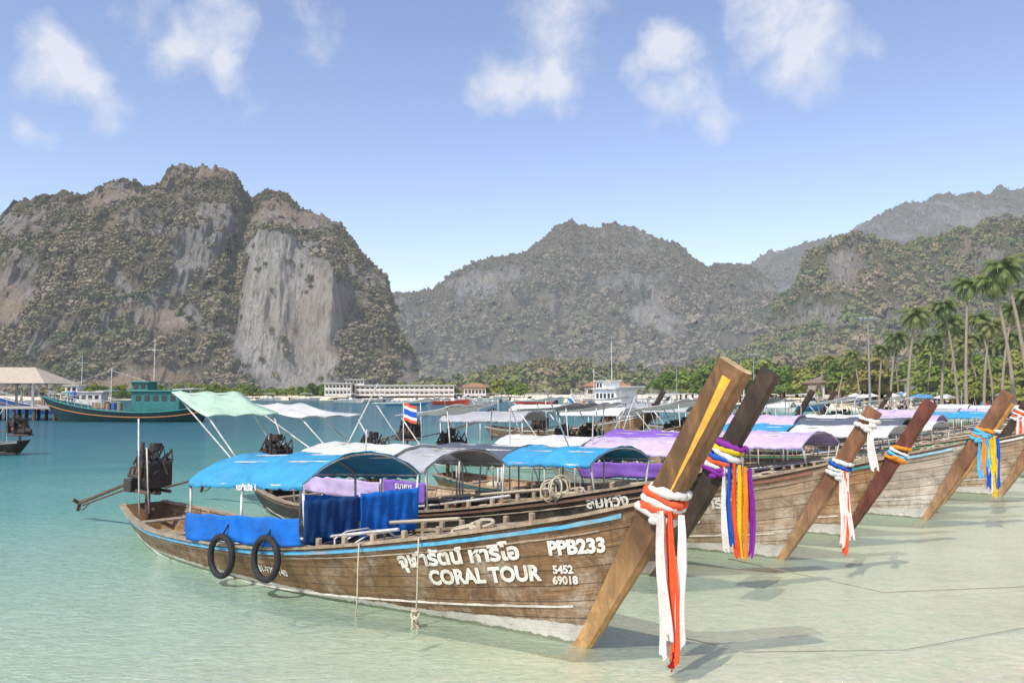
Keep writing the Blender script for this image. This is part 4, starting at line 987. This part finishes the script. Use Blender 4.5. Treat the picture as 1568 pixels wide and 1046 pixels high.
for x in(-4,0,4):
    for y in(-2,2): mb.box((x,y,1.2),(.2,.2,2.4),0)
mb.add([(-6,-3.5,2.3),(6,-3.5,2.3),(6,3.5,2.3),(-6,3.5,2.3),(-3,0,4.0),(3,0,4.0)],[(0,1,5,4),(1,2,5),(2,3,4,5),(3,0,4),(0,3,2,1)],1)
mb.obj('posts_and_roof',[M_white,gm('pavilion_roof',(.42,.36,.29),.8,.2,3)],pav)
R=random.Random(8)
for k in range(26): person(-46-9+R.uniform(-12,12),86+R.uniform(-2,2),1.375,R)
gz=lambda x,y: float(groundz(np.array([[float(x)]]),np.array([[float(y)]]))[0,0])
for k in range(60):
    y=R.uniform(60,150);c=np.interp(y,coast[6:10,1],coast[6:10,0])
    x=c+R.uniform(.5,12);person(x,y,gz(x,y),R)
for k in range(14):
    y=R.uniform(34,60);x=np.interp(y,coast[5:8,1],coast[5:8,0])-R.uniform(1,6);person(x,y,gz(x,y),R)
# ---------------------------------------------------------------- buildings
def hotel(name,x0,x1,y,hh,floors,roofc,bays,flat=False):
    e=empty(name,((x0+x1)/2,y,1.5));w_=x1-x0;mb=MB();fh=hh/floors
    mb.box((0,4,hh/2),(w_,8,hh),0,None,.02)
    for f in range(floors):
        mb.box((0,-.6,fh*(f+1)-.12),(w_+.3,1.4,.24),1)
        mb.box((0,-1.25,fh*f+.55),(w_,.08,.7),1)
        for b in range(bays):
            x=-w_/2+w_*(b+.5)/bays;mb.box((x,-.02,fh*f+fh*.45),(w_/bays*.6,.08,fh*.62),2)
    for b in range(bays+1): mb.box((-w_/2+w_*b/bays,-1.2,hh/2),(.3,.3,hh),0)
    mb.box((0,3.5,hh+.25),(w_+1.6,10.5,.3),3,None,.03)
    if not flat: mb.add([(-w_/2-1,-2,hh+.4),(w_/2+1,-2,hh+.4),(w_/2+1,9,hh+.4),(-w_/2-1,9,hh+.4),(-w_/2+2,3.5,hh+2.0),(w_/2-2,3.5,hh+2.0)],[(0,1,5,4),(1,2,5),(2,3,4,5),(3,0,4)],3)
    mb.obj('walls_windows_roof',[gm('hotel_wall',(.54,.52,.49),.8,.12,1),gm('hotel_balcony',(.58,.56,.53),.8,.12,1),gm('hotel_window',(.20,.14,.12),.4),gm(name+'_roof_%d'%int(roofc[0]*100),roofc,.7,.15,1)],e)
hotel('hotel_building',-73,-63,333,4.8,2,(.46,.44,.41),7,True)
hotel('hotel_building',-62,-23,337,4.0,2,(.48,.48,.46),20,True)
hotel('hotel_block',-67,-60,345,6.4,3,(.46,.46,.44),5,True)
hotel('shore_lodge',-18,-10,322,3.0,1,(.30,.17,.10),6)
hotel('shore_lodge',22,34,250,2.8,1,(.30,.17,.10),6)
for (x,y) in ((66,135),(72,112),(60,165)):
    hotel('beach_lodge',x,x+7,y,2.8,1,(.22,.16,.12),4)
def lamp(x,y,hgt,name='street_lamp'):
    z=gz(x,y);e=empty(name,(x,y,max(z,-.5)));mb=MB()
    mb.tube([(0,0,0),(0,0,hgt)],[.16,.08],10,0);mb.tube([(-.9,0,hgt-.1),(.9,0,hgt-.1)],.05,6,0)
    for k in(-.8,-.3,.3,.8): mb.box((k,-.1,hgt+.02),(.36,.30,.28),1,(.5,0,0),.03)
    mb.box((0,0,.2),(.5,.5,.4),0,None,.03);mb.obj('pole_and_lights',[M_metal,gm('lamp_housing',(.25,.26,.27),.4)],e)
lamp(38.7,92,11.2);lamp(37,130,9);lamp(31,160,9);lamp(84,150,9)
# ---------------------------------------------------------------- palms
pfm,t=newmat('palm_frond')
r_=t.n('ShaderNodeObjectInfo').outputs['Random'];ps=t.n('ShaderNodeNewGeometry').outputs['Position']
c=t.ramp(t.math('ADD',t.math('MULTIPLY',r_,.4),t.math('MULTIPLY',t.noise(ps,.8,3),.6)),[(.25,(.085,.125,.032)),(.55,(.15,.195,.05)),(.8,(.24,.235,.08))])
d_=t.n('ShaderNodeBsdfPrincipled');t.l(c,d_.inputs[0]);d_.inputs['Roughness'].default_value=.5
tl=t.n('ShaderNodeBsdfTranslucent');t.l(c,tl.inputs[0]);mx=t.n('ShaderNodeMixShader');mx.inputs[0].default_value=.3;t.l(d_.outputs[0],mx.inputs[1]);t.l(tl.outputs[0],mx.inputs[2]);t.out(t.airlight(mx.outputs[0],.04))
def palm_meshes(seed,hgt,lean):
    R=random.Random(seed);T=MB();pts=[];rad=[]
    for i in range(22):
        f=i/21;pts.append((lean*hgt*f**1.8,.15*math.sin(f*3)*lean*hgt*.3,hgt*f));rad.append((.19-.08*f)*(1.0+(.08 if i%2 else 0))+(.10*(1-f*8) if f<.12 else 0))
    T.tube(pts,rad,9,0);C=MB();top=Vector(pts[-1])
    n=26
    for k in range(n):
        az=k*2.399+R.uniform(-.2,.2);el=1.25-1.75*(k/n)+R.uniform(-.12,.12);ln=R.uniform(2.3,3.0)
        hd=Vector((math.cos(az),math.sin(az),0));p=top.copy();pr=[p.copy()];seg=14;ang=el
        for s_ in range(seg):
            p=p+(hd*math.cos(ang)+Vector((0,0,1))*math.sin(ang))*ln/seg;ang-=.13+.05*R.random();pr.append(p.copy())
        C.tube(pr[::2],[.035-.004*i for i in range(len(pr[::2]))],4,1)
        sd_=Vector((-hd.y,hd.x,0))
        for s_ in range(1,seg*2):
            f=s_/(seg*2);i=min(int(f*seg),seg-1);q=pr[i].lerp(pr[i+1],f*seg-i);tg=(pr[i+1]-pr[i]).normalized()
            ll=.75*math.sin(min(1,f*1.15+.12)*math.pi)**.6*R.uniform(.85,1.1)+.08
            for sg in(-1,1):
                o=(sd_*sg*.75+tg*.55+Vector((0,0,-.45-.3*R.random()))).normalized()*ll
                wv=tg*.05;C.add([q-wv,q+wv,q+o*.6+wv*.8,q+o+Vector((0,0,-.06)),q+o*.6-wv*.8],[(0,1,2,3,4)],0)
    for k in range(7):
        a=k*.9;C.ball((top.x+.22*math.cos(a),top.y+.22*math.sin(a),top.z-.22),.13,2,7,5)
    return T,C
pv=[]
for i,(hg,ln) in enumerate(((11,.10),(13.5,-.12),(9,.2),(15,.06))):
    T,C=palm_meshes(i,hg,ln);pv.append((T.obj('pt',[gm('palm_bark',(.26,.22,.17),.9,.3,6,.5)],None,True,0,False).data,C.obj('pc',[pfm,gm('frond_rib',(.16,.17,.06)),gm('coconut',(.18,.16,.04))],None,False,0,False).data))
R=random.Random(12)
def palm(x,y,k,s):
    e=empty('palm_tree',(x,y,max(gz(x,y),.2)-.1),R.uniform(-.5,.5)+R.choice((0,0,3.1)),s)
    for nm,me in (('trunk',pv[k][0]),('crown',pv[k][1])):
        o=bpy.data.objects.new(nm,me);scene.collection.objects.link(o);o.parent=e
for (c,y,r) in ((1388,98,462),(1362,112,500),(1478,88,412),(1465,104,450),(1440,108,475),(1532,92,455),(1505,100,480),(1552,80,405),(1575,72,380),(1420,125,505),(1345,135,520),(1316,140,530),(1282,150,540),(1252,165,540),(1545,110,500),(1500,118,515),(1570,100,460),(1235,180,550),(1600,90,430),(1398,140,520),(1562,125,520),(1455,122,495),(1520,108,470),(1485,130,510),(1375,150,525),(1540,135,525)):
    x=(c-784)/F*y;hh=(602-r)/F*y+H-1.0
    k=min(range(4),key=lambda q:abs((11,13.5,9,15)[q]-hh)+R.uniform(0,3));palm(x,y,k,hh/((11,13.5,9,15)[k]+.6))
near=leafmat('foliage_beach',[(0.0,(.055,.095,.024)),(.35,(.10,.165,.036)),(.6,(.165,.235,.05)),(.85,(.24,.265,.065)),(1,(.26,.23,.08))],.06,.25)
nv_=[treemesh('beach_tree_%d'%k,near,300+k,16,60,.08*(1+.1*k),True,1.1+.15*k) for k in range(4)]
R_=np.random.default_rng(77);P=[];S=[]
for k in range(250):
    y=R_.uniform(112,230);cx_=np.interp(y,coast[7:12,1],coast[7:12,0]);x=cx_+R_.uniform(9,75)
    P.append((x,y,1.6+R_.uniform(0,1)));S.append(R_.uniform(1.8,5.0))
for k in range(220):
    y=R_.uniform(80,130);x=np.interp(y,coast[7:12,1],coast[7:12,0])+R_.uniform(6,45);P.append((x,y,1.3));S.append(R_.uniform(1.2,3.8))
for k in range(130):
    f=R_.uniform(0,1);x=5-f*200;y=np.interp(x,[-220,-150,-100,-60,-25,5],[330,345,331,327,318,290])+R_.uniform(20,34)
    P.append((x,y,1.5));S.append(R_.uniform(1.6,3.2))
for k in range(60):
    x=R_.uniform(-190,-78);y=np.interp(x,[-220,-150,-100,-60],[330,345,331,327])+R_.uniform(4,14);P.append((x,y,1.2));S.append(R_.uniform(1.6,3.2))
scatter('shore_trees',P,S,nv_,9)
mb=MB()
for k in range(10):
    a=2*math.pi*k/10;b_=2*math.pi*(k+1)/10
    mb.add([(0,0,2.45),(1.25*math.cos(a),1.25*math.sin(a),2.0),(1.25*math.cos(b_),1.25*math.sin(b_),2.0)],[(0,1,2)],0)
    mb.add([(1.25*math.cos(a),1.25*math.sin(a),2.0),(1.27*math.cos(a),1.27*math.sin(a),1.85),(1.27*math.cos(b_),1.27*math.sin(b_),1.85),(1.25*math.cos(b_),1.25*math.sin(b_),2.0)],[(0,1,2,3)],0)
mb.tube([(0,0,0),(0,0,2.45)],.03,6,1)
for s_ in(-1,1): mb.box((s_*.9,.3,.28),(.6,1.7,.06),1,(.12,0,0));mb.box((s_*.9,-.7,.5),(.6,.6,.05),1,(-.8,0,0))
um=mb.obj('um',[cwhite,M_white],None,False,0,False).data;um2=um.copy();um2.materials[0]=fabric('umbrella_blue',(.1,.3,.55))
R=random.Random(3)
for k in range(26):
    y=R.uniform(62,150);x=np.interp(y,coast[6:10,1],coast[6:10,0])+R.uniform(2,9);o=bpy.data.objects.new('beach_umbrella',um if R.random()<.75 else um2);scene.collection.objects.link(o);o.location=(x,y,gz(x,y)-.02);o.rotation_euler=(0,0,R.uniform(0,6))
print('DONE',len(bpy.data.objects))
